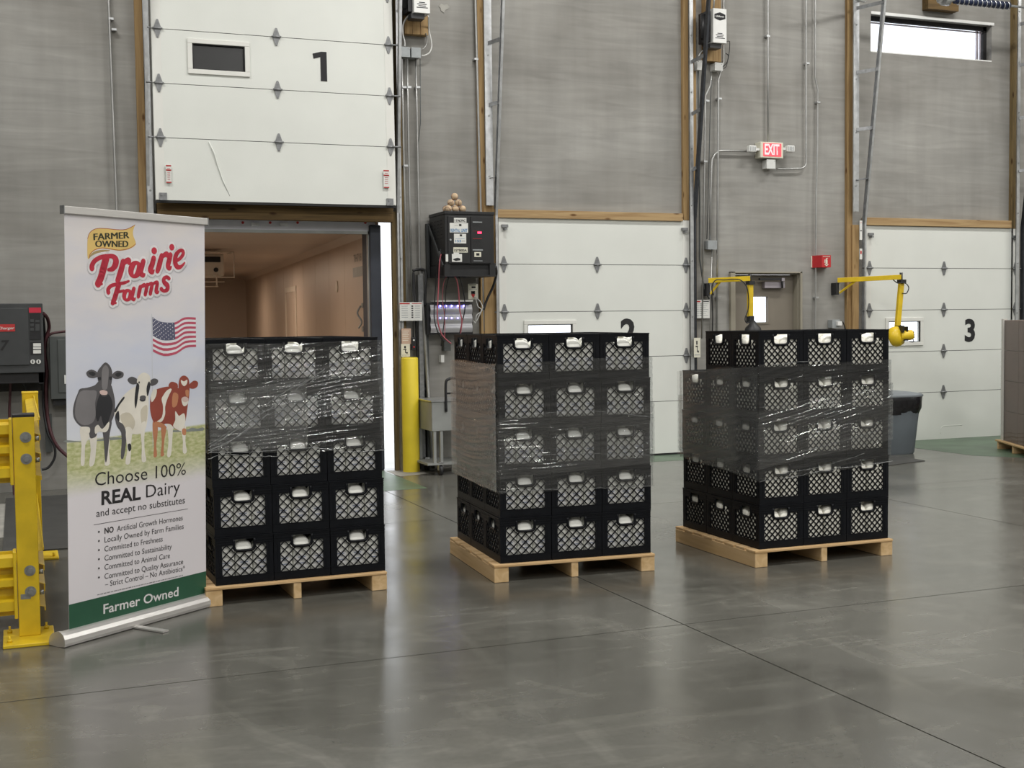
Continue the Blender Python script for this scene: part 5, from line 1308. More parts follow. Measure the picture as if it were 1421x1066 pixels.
# small boxes
def boxthing(name, px0, py0, px1, py1, Y0, m, label, cat, bevel=.004, Yb=.029):
    a = wp(px0, py0, Y0); b = wp(px1, py1, Y0)
    return solo(MB().box((a.x, Y0, b.z), (b.x, Yb, a.z)), name, m, label, cat, None, bevel)
M_jb = mat('junction_box_grey', (.33, .35, .36), .5, .2, noise=20, var=.08)
def jbox(px0, py0, px1, py1, Y0, label, m=None, screws=True):
    a = wp(px0, py0, Y0); b = wp(px1, py1, Y0)
    t = thing('junction_box', label, 'junction box', ((a.x+b.x)/2, Y0/2, b.z))
    wpart(MB().box((a.x, Y0, b.z), (b.x, .029, a.z)), 'box', m or M_jb, t, .004)
    wpart(MB().box((a.x-.003, Y0-.005, b.z-.003), (b.x+.003, Y0, a.z+.003)), 'cover', m or M_jb, t)
    for x in (a.x+.012, b.x-.012): wpart(MB().cyl((x, Y0-.008, a.z-.012), (x, Y0-.004, a.z-.012), .005, 8), 'screw', M_bolt, t)
    return t
jbox(556.5, 65, 568.5, 79, -.12, 'left of the two square grey junction boxes beside dock door one')
jb = jbox(571, 66, 583.5, 80, -.10, 'right of the two square grey junction boxes beside dock door one')
jbox(982.5, 334, 994.5, 346, -.06, 'small grey junction box beside the conduits left of the exit door')
M_jbw = mat('junction_box_white', (.66, .66, .64), .5, noise=20, var=.04)
jbox(992, 87, 1002.5, 98, -.08, 'white junction box under the opener with the black emblem', M_jbw)
jbox(967.5, 84, 974, 97, -.09, 'white junction box half behind the leaning dark track', M_jbw)
jbox(1064, 221.5, 1075.5, 234, -.07, 'light grey junction box just below the exit sign', M_jbw)
# timber backing boards
def boards(px0, py0, px1, py1, Y0, n, label, zt):
    a = wp(px0, py0, Y0); b = wp(px1, py1, Y0)
    t = thing('backing_board', label, 'wood board', ((a.x+b.x)/2, 0, b.z)); w_ = (b.x-a.x)/n
    for k in range(n): wpart(MB().box((a.x+w_*k+.001, Y0, b.z), (a.x+w_*(k+1)-.001, .029, zt or a.z)), 'plank', M_timber, t, .002)
boards(561, 0, 594.5, 49, -.06, 3, 'brown plank board behind the opener of dock door one', 5.1)
boards(979, 58, 1001, 86, -.06, 2, 'brown plank board below the opener with the black emblem', 5.1)
# door openers
def opener(px0, py0, px1, py1, Y0, label, emblem):
    a = wp(px0, py0, Y0); b = wp(px1, py1, Y0)
    zt = a.z if py0 > 0 else a.z+.30
    t = thing('door_opener', label, 'door opener', ((a.x+b.x)/2, Y0/2, b.z))
    wpart(MB().box((a.x, Y0, b.z), (b.x, Y0+.16, zt)), 'cover', M_white, t, .004)
    wpart(MB().box((a.x-.045, Y0+.05, b.z+.02), (a.x-.002, -.065, zt-.02)).cyl((a.x-.05, Y0+.12, b.z+.06), (a.x-.05, Y0+.12, zt-.05), .035, 12), 'motor', M_black, t)
    wpart(MB().box((a.x+.002, Y0+.162, b.z-.0), (b.x-.01, -.065, zt)), 'gearbox', M_black, t)
    wpart(MB().box((a.x-.02, Y0+.03, b.z-.05), (b.x-.05, Y0+.15, b.z-.002)), 'lower_bracket', M_black, t)
    wx = b.x-a.x
    pr_ = MB()
    for k, (f0, f1) in enumerate(((.32, .68), (.2, .78), (.28, .74), (.16, .86))): pr_.box((a.x+wx*f0, Y0-.001, b.z+.10-.017*k), (a.x+wx*f1, Y0, b.z+.108-.017*k))
    wpart(pr_, 'printed_text', M_ink, t)
    if emblem:
        cx = (a.x+b.x)/2; cz = zt-.085; hw = wx*.40
        pl = [(cx-hw, cz-.022), (cx-hw, cz+.022), (cx-hw*.45, cz+.036), (cx, cz+.044), (cx+hw*.45, cz+.036), (cx+hw, cz+.022), (cx+hw, cz-.022), (cx+hw*.45, cz-.036), (cx, cz-.044), (cx-hw*.45, cz-.036)]
        e = wpart(MB().prism(pl, Y0-.0015, Y0), 'emblem', M_ink, t)
        txt_w = hw*1.6
        place_text('LiftMaster', M_white, (cx-txt_w/2, Y0-.002, cz-.008), XW, ZW, t, txt_w, .018, .02)
    return t
op1 = opener(574, -20, 597, 19, -.30, 'grey-white door opener above the two grey junction boxes', False)
op2 = opener(989.5, 11, 1008.5, 60.5, -.30, 'tall white door opener box with a black six-sided emblem', True)
def pipe_thing(pts, r, m, label, name='cable', cat='cable', group=None, k=6):
    P = [wp(*p) for p in pts]; return solo(MB().tube(smooth_path(P, k) if k else P, r, 7), name, m, label, cat, group)
pipe_thing([(572, 18, -.2), (565, 24, -.15), (559.5, 34, -.12), (559, 48, -.12), (561.5, 58, -.12), (561.5, 65, -.12)], .010, M_conduit, 'flexible grey conduit curling from the opener to the left junction box')
pipe_thing([(594.5, 22, -.15), (595, 40, -.06), (597.5, 52, -.05), (599, 64, -.05), (596, 73, -.05), (589, 77, -.05), (585, 77, -.05)], .007, M_jbw, 'white cable looping from the opener into the right junction box')
pipe_thing([(591, 46, -.07), (592.5, 55, -.05), (591, 63, -.05), (586, 69, -.05)], .006, M_conduit, 'short grey cable tail above the right junction box')
pipe_thing([(1008, 58, -.1), (1012.5, 58, -.06), (1012, 72, -.04), (1010, 82, -.03), (1008, 92, -.03), (1004, 95, -.03)], .004, M_cablebk, 'thin black cable hooking down from the white opener with the emblem')
pipe_thing([(1007, 74, -.04), (1010.5, 77, -.04), (1009, 86, -.03), (1003, 93, -.03)], .005, M_cablebk, 'short black cable beside the white opener conduit')
pipe_thing([(975, 70, -.10), (970.5, 76, -.10), (968.5, 82, -.10), (968.5, 85, -.09)], .007, M_conduit, 'small conduit bend entering the box behind the leaning dark track')
o = wp(617, 11, .028); a = [(609, 9), (612, 5), (616, 7), (620, 6), (624, 10), (621, 13), (618, 14), (616, 18), (612, 15), (611, 11)]
P = [wp(x, y, .028) for x, y in a]
struct(MB().prism([(p.x, p.z) for p in P], .024, .0295, 'y').build('trim_plaster_patch', M_pale))

# ------------------------------------------------------------------ exit sign
a = wp(1055.5, 196.5, -.09); b = wp(1087, 220, -.09)
ex = thing('exit_sign', 'red and cream EXIT sign with a lamp head on each side above the door', 'exit sign', ((a.x+b.x)/2, -.04, b.z))
wpart(MB().box((a.x, -.09, b.z), (b.x, .029, a.z)), 'housing', M_cream, ex, .006)
wpart(MB().box((a.x+.035, -.094, b.z+.018), (b.x-.03, -.09, a.z-.014)), 'lens', M_exit, ex)
place_text('EXIT', M_exitl, (a.x+.05, -.0955, b.z+.04), XW, ZW, ex, (b.x-a.x)-.105, .115, .03).name = 'exit_lettering'
for s, (x0, x1) in ((-1, (1040, 1050)), (1, (1093, 1103))):
    p = wp(x0, 201.5, -.10); q = wp(x1, 211, -.10); cz = (p.z+q.z)/2
    h = wpart(MB().box((p.x, -.10, q.z), (q.x, -.04, p.z)), 'lamp_head', M_white, ex, .008)
    gl_ = MB()
    for k in range(4): gl_.box((p.x+.012+k*.02, -.103, q.z+.012), (p.x+.020+k*.02, -.099, p.z-.012))
    wpart(gl_, 'lamp_grille', M_jb, ex)
    e0, e1 = (q.x, a.x) if s < 0 else (b.x, p.x)
    wpart(MB().box((e0-.002, -.07, cz-.014), (e1+.002, -.045, cz+.014)), 'lamp_arm', M_white, ex)

# ------------------------------------------------------------------ fire extinguisher sign
a = wp(1138, 354, -.13); b = wp(1157, 371, -.13); cx = (a.x+b.x)/2; hw = .10
fs = thing('fire_extinguisher_sign', 'red three-sided fire extinguisher sign projecting from the wall', 'sign', (cx, -.05, b.z))
wpart(MB().prism([(cx-hw, .029), (cx-hw*.62, -.12), (cx+hw*.62, -.12), (cx+hw, .029)], b.z, a.z, 'z'), 'sign_body', M_fire, fs)
for s in (-1, 1):
    wpart(MB().prism([(cx+s*(hw+.012), .028), (cx+s*(hw-.012), .028), (cx+s*(hw-.012), .02), (cx+s*(hw+.012), .02)], b.z+.002, a.z-.002, 'z'), 'cream_edge', M_cream, fs)
e_ = MB()
def fz(x, z): return (cx+x, b.z+z)
hgt = a.z-b.z
for nm, pl in (('extinguisher_symbol', [(-.014, .035), (.014, .035), (.014, .085), (.006, .097), (-.006, .097), (-.014, .085)]), ('extinguisher_symbol', [(-.004, .097), (.022, .103), (.022, .109), (-.008, .106)]), ('arrow_symbol', [(-.03, .034), (0, .012), (.03, .034), (.022, .038), (0, .023), (-.022, .038)]), ('extinguisher_symbol', [(-.03, .05), (-.022, .05), (-.018, .09), (-.026, .09)])):
    wpart(MB().prism([fz(*q) for q in pl], -.1225, -.12, 'y'), nm, M_cream, fs)
place_text('EXTINGUISHER', M_cream, (cx-.05, -.1225, b.z+hgt-.022), XW, ZW, fs, .10, .012, .02)

# outlet box with plug
ob = jbox(1155, 444, 1165, 455, -.06, 'grey outlet box with a plug in it above the right-hand crate stack')
pipe_thing([(1163, 448, -.08), (1168, 446, -.09), (1171, 450, -.07), (1173, 457, -.04)], .006, M_cablebk, 'short black cord plugged into the grey outlet box')
solo(MB().box((wp(1162, 446, -.09).x, -.10, wp(1162, 452, -.09).z), (wp(1168, 446, -.09).x, -.06, wp(1162, 446, -.09).z)), 'plug', M_white, 'white plug in the grey outlet box above the right-hand stack', 'plug', None, .003)

# ------------------------------------------------------------------ yellow dock lights
def dock_light(label, arm0, arm1, drop, head, Ya, Yb, kind):
    a = wp(*arm0, Ya); b = wp(*arm1, Yb); c = wp(*drop, Yb); t = thing('dock_light', label, 'dock light', (a.x, 0, a.z))
    wpart(MB().box((a.x-.03, Ya-.01, a.z-.17), (a.x+.012, .029, a.z-.03)), 'wall_bracket', M_black, t, .004)
    wpart(MB().box((a.x+.014, Ya-.01, a.z-.16), (a.x+.03, .0, a.z-.04)), 'bracket_plate', M_galv, t)
    wpart(MB().bar(a, b, .055, .055, (0, 1, 0)), 'arm', M_yel, t, .003)
    wpart(MB().bar((a.x+.02, Ya, a.z-.15), a+(b-a)*.28-Vector((0, 0, .02)), .02, .02, (0, 1, 0)), 'brace', M_yel, t)
    wpart(MB().cyl((b.x-.005, b.y, b.z-.06), (b.x-.005, b.y, b.z+.05), .018, 10).box((b.x-.035, b.y-.035, b.z-.07), (b.x+.04, b.y+.035, b.z-.03)), 'pivot', M_black, t)
    wpart(MB().bar((b.x, b.y, b.z-.04), c, .06, .04, (0, 1, 0)), 'drop_arm', M_yel, t, .003)
    return t, a, b, c
t, a, b, c = dock_light('yellow swing arm dock light with black lamp in front of the exit door', (983, 389.5), (1041, 386.5), (1041, 441), None, -.06, -.30, 0)
lm = wp(1046, 456, -.36)
wpart(MB().lathe([(.005, .09), (.025, .085), (.045, .05), (.085, .01), (.105, -.05), (.10, -.06), (.0, -.06)], 16, (lm.x-.01, -.36, lm.z)), 'lamp_head', M_black, t)
wpart(MB().box((c.x-.03, -.34, c.z-.06), (c.x+.03, -.26, c.z+.02)).box((lm.x-.12, -.40, lm.z-.06), (lm.x+.12, -.32, lm.z-.02)), 'lamp_yoke', M_black, t, .006)
wpart(MB().tube(smooth_path([wp(990, 410, -.15), wp(988, 398, -.15), wp(993, 389, -.16), wp(1005, 388.5, -.2), wp(1018, 387.5, -.25), wp(1028, 389, -.3), wp(1036, 398, -.33), wp(1039, 415, -.33), wp(1038, 430, -.33), wp(1034, 442, -.33), wp(1036, 448, -.33), wp(1041, 447, -.34)], 5), .006, 6), 'cord', M_cablebk, t)
pipe_thing([(988, 404, -.08), (988, 416, -.03), (989, 440, -.03), (988, 470, -.03)], .007, M_cablebk, 'black cord dropping from the left dock light bracket')
t, a, b, c = dock_light('yellow swing arm dock light with round yellow lamp in front of dock door three', (1162.5, 389), (1251, 384.5), (1245, 458), None, -.06, -.55, 1)
hd = wp(1244, 467, -.60)
R_ = Matrix.Rotation(.45, 3, 'Z') @ Matrix.Rotation(-.25, 3, 'X')
mb = MB(); mb.lathe([(.0, -.07), (.05, -.068), (.105, -.05), (.118, -.01), (.118, .03), (.108, .05), (.0, .052)], 20, (0, 0, 0), 'y')
mb.v = [tuple(R_ @ Vector(v)+hd) for v in mb.v]; wpart(mb, 'lamp_shade', M_yel, t)
mb = MB(); mb.lathe([(.0, -.19), (.035, -.19), (.055, -.18), (.06, -.14), (.06, -.06), (.075, -.05)], 18, (0, 0, 0), 'y')
R2 = Matrix.Rotation(1.0, 3, 'Z') @ Matrix.Rotation(-.1, 3, 'X'); mb.v = [tuple(R2 @ Vector(v)+hd) for v in mb.v]; wpart(mb, 'lamp_body', M_yel, t)
e = hd+R2 @ Vector((0, -.193, 0)); g1 = MB()
for k in range(3):
    an = k*math.pi/3; u = R2 @ Vector((math.cos(an), 0, math.sin(an)))*.045; g1.bar(e-u, e+u, .007, .006, tuple(R2 @ Vector((0, 1, 0))))
wpart(g1, 'lamp_guard', M_black, t)
wpart(MB().box((c.x-.04, hd.y-.10, c.z-.03), (c.x-.02, hd.y+.04, c.z+.05)).box((c.x+.02, hd.y-.10, c.z-.06), (c.x+.035, hd.y+.0, c.z+.04)).box((c.x-.03, hd.y-.12, hd.z-.05), (c.x+.02, hd.y-.10, hd.z-.03)), 'lamp_yoke', M_black, t)
wpart(MB().tube(smooth_path([wp(1239, 388, -.5), wp(1244, 392, -.56), wp(1247, 393, -.58), wp(1256, 393, -.6), wp(1261, 399, -.6), wp(1258, 407, -.6), wp(1252, 407, -.58)], 5), .006, 6).tube(smooth_path([wp(1249, 451, -.58), wp(1257, 458, -.62), wp(1264, 466, -.65), wp(1268, 474, -.65), wp(1262, 474, -.66)], 5), .006, 6), 'cord', M_cablebk, t)

# ------------------------------------------------------------------ notices on the wall
def notice(px0, py0, px1, py1, Y, label, draw, name='notice', cat='sign', m=None):
    a = wp(px0, py0, Y); b = wp(px1, py1, Y); t = thing(name, label, cat, ((a.x+b.x)/2, Y, b.z))
    wpart(MB().box((a.x, Y, b.z), (b.x, Y+.003, a.z)), 'sheet', m or M_paper, t)
    W_ = b.x-a.x; H_ = a.z-b.z
    def r(u0, v0, u1, v1, mm, nm='print'): wpart(MB().box((a.x+W_*u0, Y-.0008, a.z-H_*v1), (a.x+W_*u1, Y, a.z-H_*v0)), nm, mm, t)
    draw(r, a, W_, H_, t)
    return t
def lines(r, u0, v0, u1, n, dv, h=.022, m=None):
    pass
def d_checklist(r, a, W_, H_, t):
    r(.06, .05, .38, .12, M_inkr, 'red_heading'); r(.48, .06, .94, .10, M_ink, 'heading')
    for k in range(7):
        v = .20+.105*k; r(.08, v, .32, v+.022, M_jb, 'text_line'); r(.38, v-.01, .44, v+.035, M_ink, 'tick_mark'); r(.50, v, .90-.08*(k % 3), v+.022, M_jb, 'text_line')
notice(964, 416.5, 985, 441.5, -.03, 'white checklist notice between dock door two and the exit door', d_checklist)
def d_dock(r, a, W_, H_, t):
    r(.0, .04, .45, .11, M_inkr, 'red_heading'); r(.55, .05, .98, .09, M_inkr, 'heading')
    for k in range(6):
        v = .20+.12*k; r(.08, v, .36, v+.03, M_jb, 'text_line'); r(.52, v-.02, .60, v+.05, M_ink, 'pictogram'); r(.68, v, .9, v+.03, M_jb, 'text_line')
notice(554.5, 419.5, 586, 445, -.13, 'white safety notice behind black straps right of dock door one', d_dock)
notice(557, 456, 570.5, 477.5, -.12, 'pinkish paper tag fixed above the yellow bollard', lambda r, a, W_, H_, t: [r(.1, .15+.12*k, .8-.1*(k % 2), .18+.12*k, M_cap, 'text_line') for k in range(6)], m=mat('pink_paper', (.52, .36, .27), .7, noise=8, var=.06))
def d_sym(r, a, W_, H_, t):
    r(.35, .15, .55, .35, M_ink, 'pictogram'); r(.25, .40, .6, .47, M_ink, 'pictogram'); r(.45, .45, .55, .7, M_ink, 'pictogram'); r(.55, .65, .75, .75, M_ink, 'pictogram'); r(.1, .85, .9, .89, M_jb, 'text_line')
notice(556.5, 477.5, 569, 495, -.125, 'small cream sign with black figure just above the yellow bollard', d_sym, m=M_cream)
notice(963, 469, 972, 496, -.12, 'small cream sign with black figure left of the right-hand crate stack', d_sym, m=M_cream)
def d_lift(r, a, W_, H_, t):
    r(.12, .05, .85, .09, M_ink, 'heading'); r(.35, .16, .75, .28, M_ink, 'heading'); r(.1, .33, .9, .36, M_jb, 'text_line'); r(.3, .46, .7, .66, M_ink, 'symbol_box'); r(.42, .50, .58, .62, M_cream, 'symbol')
    cx_ = a.x+W_*.5; z_ = a.z-H_*.70; wpart(MB().prism([(cx_-.022, z_), (cx_-.012, z_+.012), (cx_, z_+.004), (cx_+.012, z_+.012), (cx_+.022, z_), (cx_, z_-.035)], a.y-.001, a.y), 'red_arrow', M_inkr, t)
notice(649.5, 394, 663.5, 415.5, -.06, 'cream label with a red arrow below the black charger', d_lift, m=M_cream)
notice(1193, 306, 1196.5, 333, -.11, 'narrow white strip label on the door frame left of dock door three', lambda r, a, W_, H_, t: [r(.2, .1, .8, .12, M_inkr, 'text_line'), r(.2, .5, .8, .55, M_ink, 'text_line')])
notice(1193, 345, 1196.5, 360, -.11, 'short white strip label below the narrow label by dock door three', lambda r, a, W_, H_, t: [r(.2, .2, .8, .5, M_inkr, 'text_line')])

# ------------------------------------------------------------------ black rental charger with its wall shelf
Yc = -.50
a = wp(617, 297, Yc); b = wp(686, 367, Yc); b2 = wp(686, 382, Yc); X0, X1 = a.x, b.x
cg = thing('battery_charger', 'black battery charger with rental unit stickers mounted high between dock doors', 'charger', ((X0+X1)/2, -.25, b2.z))
wpart(MB().box((X0, Yc, b.z), (X1, -.0, a.z)), 'cabinet', M_char, cg, .004)
wpart(MB().box((X0-.006, Yc-.008, a.z), (X1+.006, .0, a.z+.03)), 'lid', M_char, cg, .003)
vt = MB()
for k in range(9): vt.box((X0+.03, Yc-.010, a.z+.004), (X0+.031, Yc, a.z+.026))
for r in range(6):
    for k in range(4):
        wpart(MB().box((X0-.003, -.42+k*.10, a.z-.06-.035*r), (X0+.001, -.36+k*.10, a.z-.052-.035*r)), 'vent_slot', M_gap, cg)
for k in range(22): wpart(MB().box((X0+.02+k*.022, Yc-.0095, a.z+.004), (X0+.028+k*.022, Yc-.0075, a.z+.026)), 'lid_rib', M_black, cg)
wpart(MB().box((X0+.03, Yc-.010, b.z+.01), (X0+.26, Yc, a.z-.02)), 'left_door', M_char, cg, .003)
wpart(MB().box((X0+.27, Yc-.008, b.z+.01), (X1-.04, Yc, a.z-.02)), 'right_panel', M_char, cg, .003)
wpart(MB().box((X0, Yc+.02, b2.z), (X1, 0, b.z-.001)), 'base_tray', M_gap, cg)
wpart(MB().box((X0-.01, Yc, b2.z), (X0+.05, Yc+.03, b.z)).box((X1-.05, Yc, b2.z), (X1+.012, Yc+.03, b.z)).box((X0-.01, Yc-.004, b2.z-.012), (X1+.02, 0.0, b2.z)), 'shelf_bracket', M_char, cg)
wpart(MB().box((X0-.035, -.03, b2.z-.01), (X0-.01, .029, a.z-.06)).bar((X0-.02, -.03, a.z-.08), (X0-.02, Yc+.02, b.z-.02), .03, .01, (1, 0, 0)), 'side_strut', M_charg, cg)
Yf2 = Yc-.0105
def zoom3(x, y): return (580+x/7.617, 260+y/7.617)
def st(x0, y0, x1, y1, m, nm, Y=Yf2, th=.0012):
    p = wp(*zoom3(x0, y0), Y); q = wp(*zoom3(x1, y1), Y); return wpart(MB().box((p.x, Y-th, q.z), (q.x, Y, p.z)), nm, m, cg)
def stt(txt, x0, yb, x1, cap, m, bold=.01):
    p = wp(*zoom3(x0, yb), Yf2-.002); q = wp(*zoom3(x1, yb), Yf2-.002); place_text(txt, m, p, XW, ZW, cg, q.x-p.x, cap, bold)
st(380, 322, 512, 374, M_paper, 'sticker'); stt('119639C', 388, 364, 504, .024, M_ink, .03)
st(335, 375, 530, 480, M_paper, 'sticker'); stt('RENTAL', 346, 472, 446, .032, M_inkb, .02); stt('UNIT', 456, 472, 524, .032, M_inkb, .03); st(434, 388, 460, 410, M_ink, 'sticker_logo', Yf2-.0012); st(385, 400, 425, 402, M_ink, 'sticker_line', Yf2-.0012)
st(380, 490, 510, 594, M_paper, 'sticker'); stt('153', 398, 580, 455, .024, M_inkb, .02); st(442, 497, 466, 518, M_ink, 'sticker_logo', Yf2-.0012); st(395, 540, 495, 544, M_inkb, 'sticker_line', Yf2-.0012); st(462, 566, 500, 570, M_ink, 'sticker_line', Yf2-.0012)
st(374, 634, 526, 690, M_cream, 'sticker'); stt('1SYB00A', 384, 678, 518, .024, M_ink, .03); st(376, 690, 434, 704, M_paper, 'sticker')
st(358, 704, 466, 788, M_paper, 'sticker')
p0 = [wp(*zoom3(x, y), Yf2-.0014) for x, y in ((368, 760), (395, 750), (420, 745), (446, 752), (448, 772), (400, 778), (378, 770))]
wpart(MB().prism([(p.x, p.z) for p in p0], Yf2-.002, Yf2-.0012), 'machine_picture', M_ink, cg)
st(292, 708, 320, 786, M_paper, 'sticker'); 
st(578, 362, 678, 374, M_jb, 'panel_print'); st(630, 468, 672, 490, M_redled, 'red_display')
for k in range(4): st(580, 382+k*8, 655, 384+k*8, M_charg, 'panel_print')
st(578, 462, 676, 465, M_inkr, 'panel_print'); st(580, 540, 676, 545, M_inkr, 'panel_print')
for k in range(9): st(582, 552+k*9, 674, 554.5+k*9, M_charg, 'panel_print')
st(578, 656, 686, 668, M_jb, 'panel_print'); st(596, 684, 668, 736, M_cream, 'socket_plate'); st(616, 696, 650, 722, M_ink, 'socket', Yf2-.0012); st(588, 774, 682, 781, M_jb, 'panel_print')
pk = wp(*zoom3(343, 555), Yf2); wpart(MB().cyl((pk.x, Yf2-.008, pk.z), (pk.x, Yf2, pk.z), .010, 12), 'lock', M_jb, cg)
for yy in (690, 750):
    pk = wp(*zoom3(262, yy), Yc+.02); wpart(MB().cyl((X0-.02, -.36, pk.z), (X0+.0, -.36, pk.z), .020, 12), 'cable_gland', M_galv, cg)
def rp(label, pts, r, m): return pipe_thing(pts, r, m, label, 'charging_cable', 'cable')
rp('pink-red charging cable from the black charger side down to the crate stack', [(612, 353, -.42), (610, 365, -.45), (608.5, 400, -.40), (607, 440, -.40), (612, 462, -.40), (620, 472, -.40), (626, 477, -.40)], .007, M_cablepk)
rp('dark charging cable hanging beside the pink-red one', [(612, 346, -.42), (609, 356, -.45), (606, 380, -.40), (603, 420, -.36), (603, 445, -.36), (610, 466, -.36), (618, 474, -.3)], .006, M_cablebk)
rp('pink-red cable arching out of the black charger base', [(624, 380, -.42), (632, 385, -.45), (636, 400, -.40), (638, 430, -.38), (641, 445, -.38), (639, 463, -.36)], .007, M_cablepk)
rp('black cable arching out of the black charger base', [(630, 380, -.42), (638, 386, -.45), (644, 410, -.40), (645, 430, -.38), (641, 448, -.36), (637, 466, -.36)], .006, M_cablebk)
rp('thin red cable loop crossing the silver charging unit', [(622, 381, -.40), (616, 392, -.36), (614, 415, -.34), (617, 440, -.34), (617, 470, -.34)], .004, M_cablepk)
rp('thin black cable loop crossing the silver charging unit', [(624, 381, -.38), (619, 400, -.34), (618, 425, -.33), (616, 450, -.33), (612, 480, -.2)], .005, M_cablebk)
pipe_thing([(688, 370, -.3), (689, 380, -.2), (684, 398, -.12), (676, 415, -.10), (671, 430, -.10)], .013, M_cablebk, 'thick black power lead leaving the right side of the black charger')
pipe_thing([(658, 412, -.08), (665, 417, -.10), (670, 427, -.10), (667, 433, -.09), (661, 438, -.09), (660, 448, -.09), (657, 445, -.09)], .006, M_jbw, 'white cable bundled beside the silver charging unit')
pipe_thing([(660, 414, -.09), (663, 425, -.10), (668, 430, -.10), (664, 440, -.10), (661, 446, -.10)], .005, M_jbw, 'second white cable tangled beside the silver charging unit')
# old baseballs heaped on the charger
zt = a.z+.03
balls = [(621.5, 285), (630, 286.5), (636.5, 286), (618, 279.5), (626.5, 279), (637, 279), (624, 272.5)]
nm_ = ['lower left', 'lower middle', 'lower right', 'left', 'centre', 'right', 'topmost']
br = .036; pos = [(0, 0, 0), (.075, .0, 0), (.15, 0, 0), (.035, .02, .062), (.112, .01, .062), (.0, .065, .0), (.074, .015, .124)]
bx_ = wp(622, 286, -.36).x
for k, (dx, dy, dz) in enumerate(pos):
    lab = ['lowest left', 'lowest middle', 'lowest right', 'second row left', 'second row right', 'rearmost left', 'topmost'][k]
    c = Vector((bx_+dx, -.36+dy, zt+br+dz)); 
    mb = MB(); prof = [(max(.0005, br*math.sin(math.pi*j/10)), -br*math.cos(math.pi*j/10)) for j in range(11)]; mb.lathe(prof, 14)
    o = mb.build('baseball', M_ball); o.location = c; o.rotation_euler = (k, k*.7, k*1.9); tag(o, '%s worn tan ball of the heap on the black charger' % lab, 'ball', 'balls on the black charger')
    loop = [(br*1.004*math.cos(t_)*math.cos(.45*math.sin(2*t_)), br*1.004*math.sin(t_)*math.cos(.45*math.sin(2*t_)), br*1.004*math.sin(.45*math.sin(2*t_))) for t_ in [2*math.pi*q/28 for q in range(29)]]
    MB().tube(loop, .0016, 5).build('stitching', M_stitch, o)

# silver wavy charging unit with blue lights
Yw = -.16
a = wp(597.5, 423, Yw); b = wp(656, 461, Yw)
wu = thing('charging_unit', 'silver wavy wall unit with rows of blue lights under the black charger', 'charging unit', ((a.x+b.x)/2, -.08, b.z))
wpart(MB().box((a.x-.03, Yw+.03, b.z-.02), (b.x+.015, .029, a.z+.02)), 'housing', M_black, wu, .006)
n = 24; vs = []; fs = []
for k in range(n+1):
    z_ = b.z+(a.z-b.z)*k/n; y_ = Yw+.022-.022*abs(math.sin(math.pi*3*k/n+.2))**.7
    vs += [(a.x, y_, z_), (b.x, y_, z_)]
for k in range(n): fs.append((2*k, 2*k+1, 2*k+3, 2*k+2))
mb = MB(); mb.add(vs, fs, True); vv = [(a.x, Yw+.04, b.z), (b.x, Yw+.04, b.z), (b.x, Yw+.04, a.z), (a.x, Yw+.04, a.z)]; mb.add(vv, [(0, 1, 2, 3)])
wpart(mb, 'wavy_front', M_silver, wu)
wpart(MB().box((a.x+.05, Yw-.0, a.z-.004), (b.x-.03, Yw+.04, a.z+.028)), 'top_strip', M_black, wu)
wpart(MB().box((a.x+.06, Yw-.02, a.z+.03), (b.x-.0, .029, a.z+.045)), 'top_shelf', M_paper, wu)
for k, x in enumerate((611, 619, 627, 635.5, 643.5)):
    p = wp(x, 424.5, Yw-.004); wpart(MB().cyl((p.x, Yw-.008, p.z), (p.x, Yw+.002, p.z), .008, 10), 'blue_light', M_led, wu)
for k, x in enumerate((611, 619, 627, 635.5)):
    p = wp(x, 441.5, Yw-.004); wpart(MB().cyl((p.x, Yw-.006, p.z), (p.x, Yw+.012, p.z), .006, 10), 'blue_light', M_led, wu)

# ------------------------------------------------------------------ bollard, straps, bars beside door 1
p = wp(570, 652, -.22); bw = (wp(581.3, 600, -.2).x-wp(558.8, 600, -.2).x)/2
bx = wp(570, 600, -.2).x; zt = wp(570, 496, -.2).z
bo = thing('bollard', 'yellow steel bollard standing by the right side of dock door one', 'bollard', (bx, -.2, 0))
wpart(MB().lathe([(bw, 0), (bw, zt-.012), (bw-.004, zt-.004), (bw-.015, zt), (.001, zt+.001)], 28, (bx, -.2, 0)), 'post', M_yel2, bo)
wpart(MB().cyl((bx, -.2, 0), (bx, -.2, .006), bw+.012, 28), 'floor_collar', M_pale, bo)
br_ = thing('dock_bar', 'long grey steel bar leaning against the wall beside the yellow bollard', 'bar', (wp(601, 645, -.2).x, -.25, 0))
q0 = wp(585, 375, -.02); q1 = fp(601, 652, 0)
wpart(MB().tube([tuple(q0), tuple(wp(587, 430, -.05)), tuple(q1+Vector((0, 0, .014)))], .018, 10), 'tube', M_conduit, br_)
wpart(MB().box((q1.x-.04, q1.y-.03, 0), (q1.x+.06, q1.y+.03, .012)), 'foot', M_steel, br_)
pipe_thing([(574, 378, -.05), (575, 400, -.07), (577, 430, -.10), (578, 470, -.06), (582, 530, -.04), (590, 540, -.04)], .012, M_cablebk, 'black strap hanging beside the grey leaning bar', 'strap', 'strap')
pipe_thing([(573, 376, -.05), (580, 374, -.05), (590, 376, -.05), (591, 395, -.08), (590, 415, -.08), (590, 424, -.08)], .014, M_cablebk, 'black strap looped at the top of the grey leaning bar', 'strap', 'strap')
pc = thing('remote_pendant', 'black push-button pendant hanging above the yellow bollard', 'remote', tuple(wp(574, 486, -.12)))
a = wp(571, 468, -.14); b = wp(577.5, 486, -.14); wpart(MB().box((a.x, -.14, b.z), (b.x, -.10, a.z)), 'body', M_black, pc, .006)
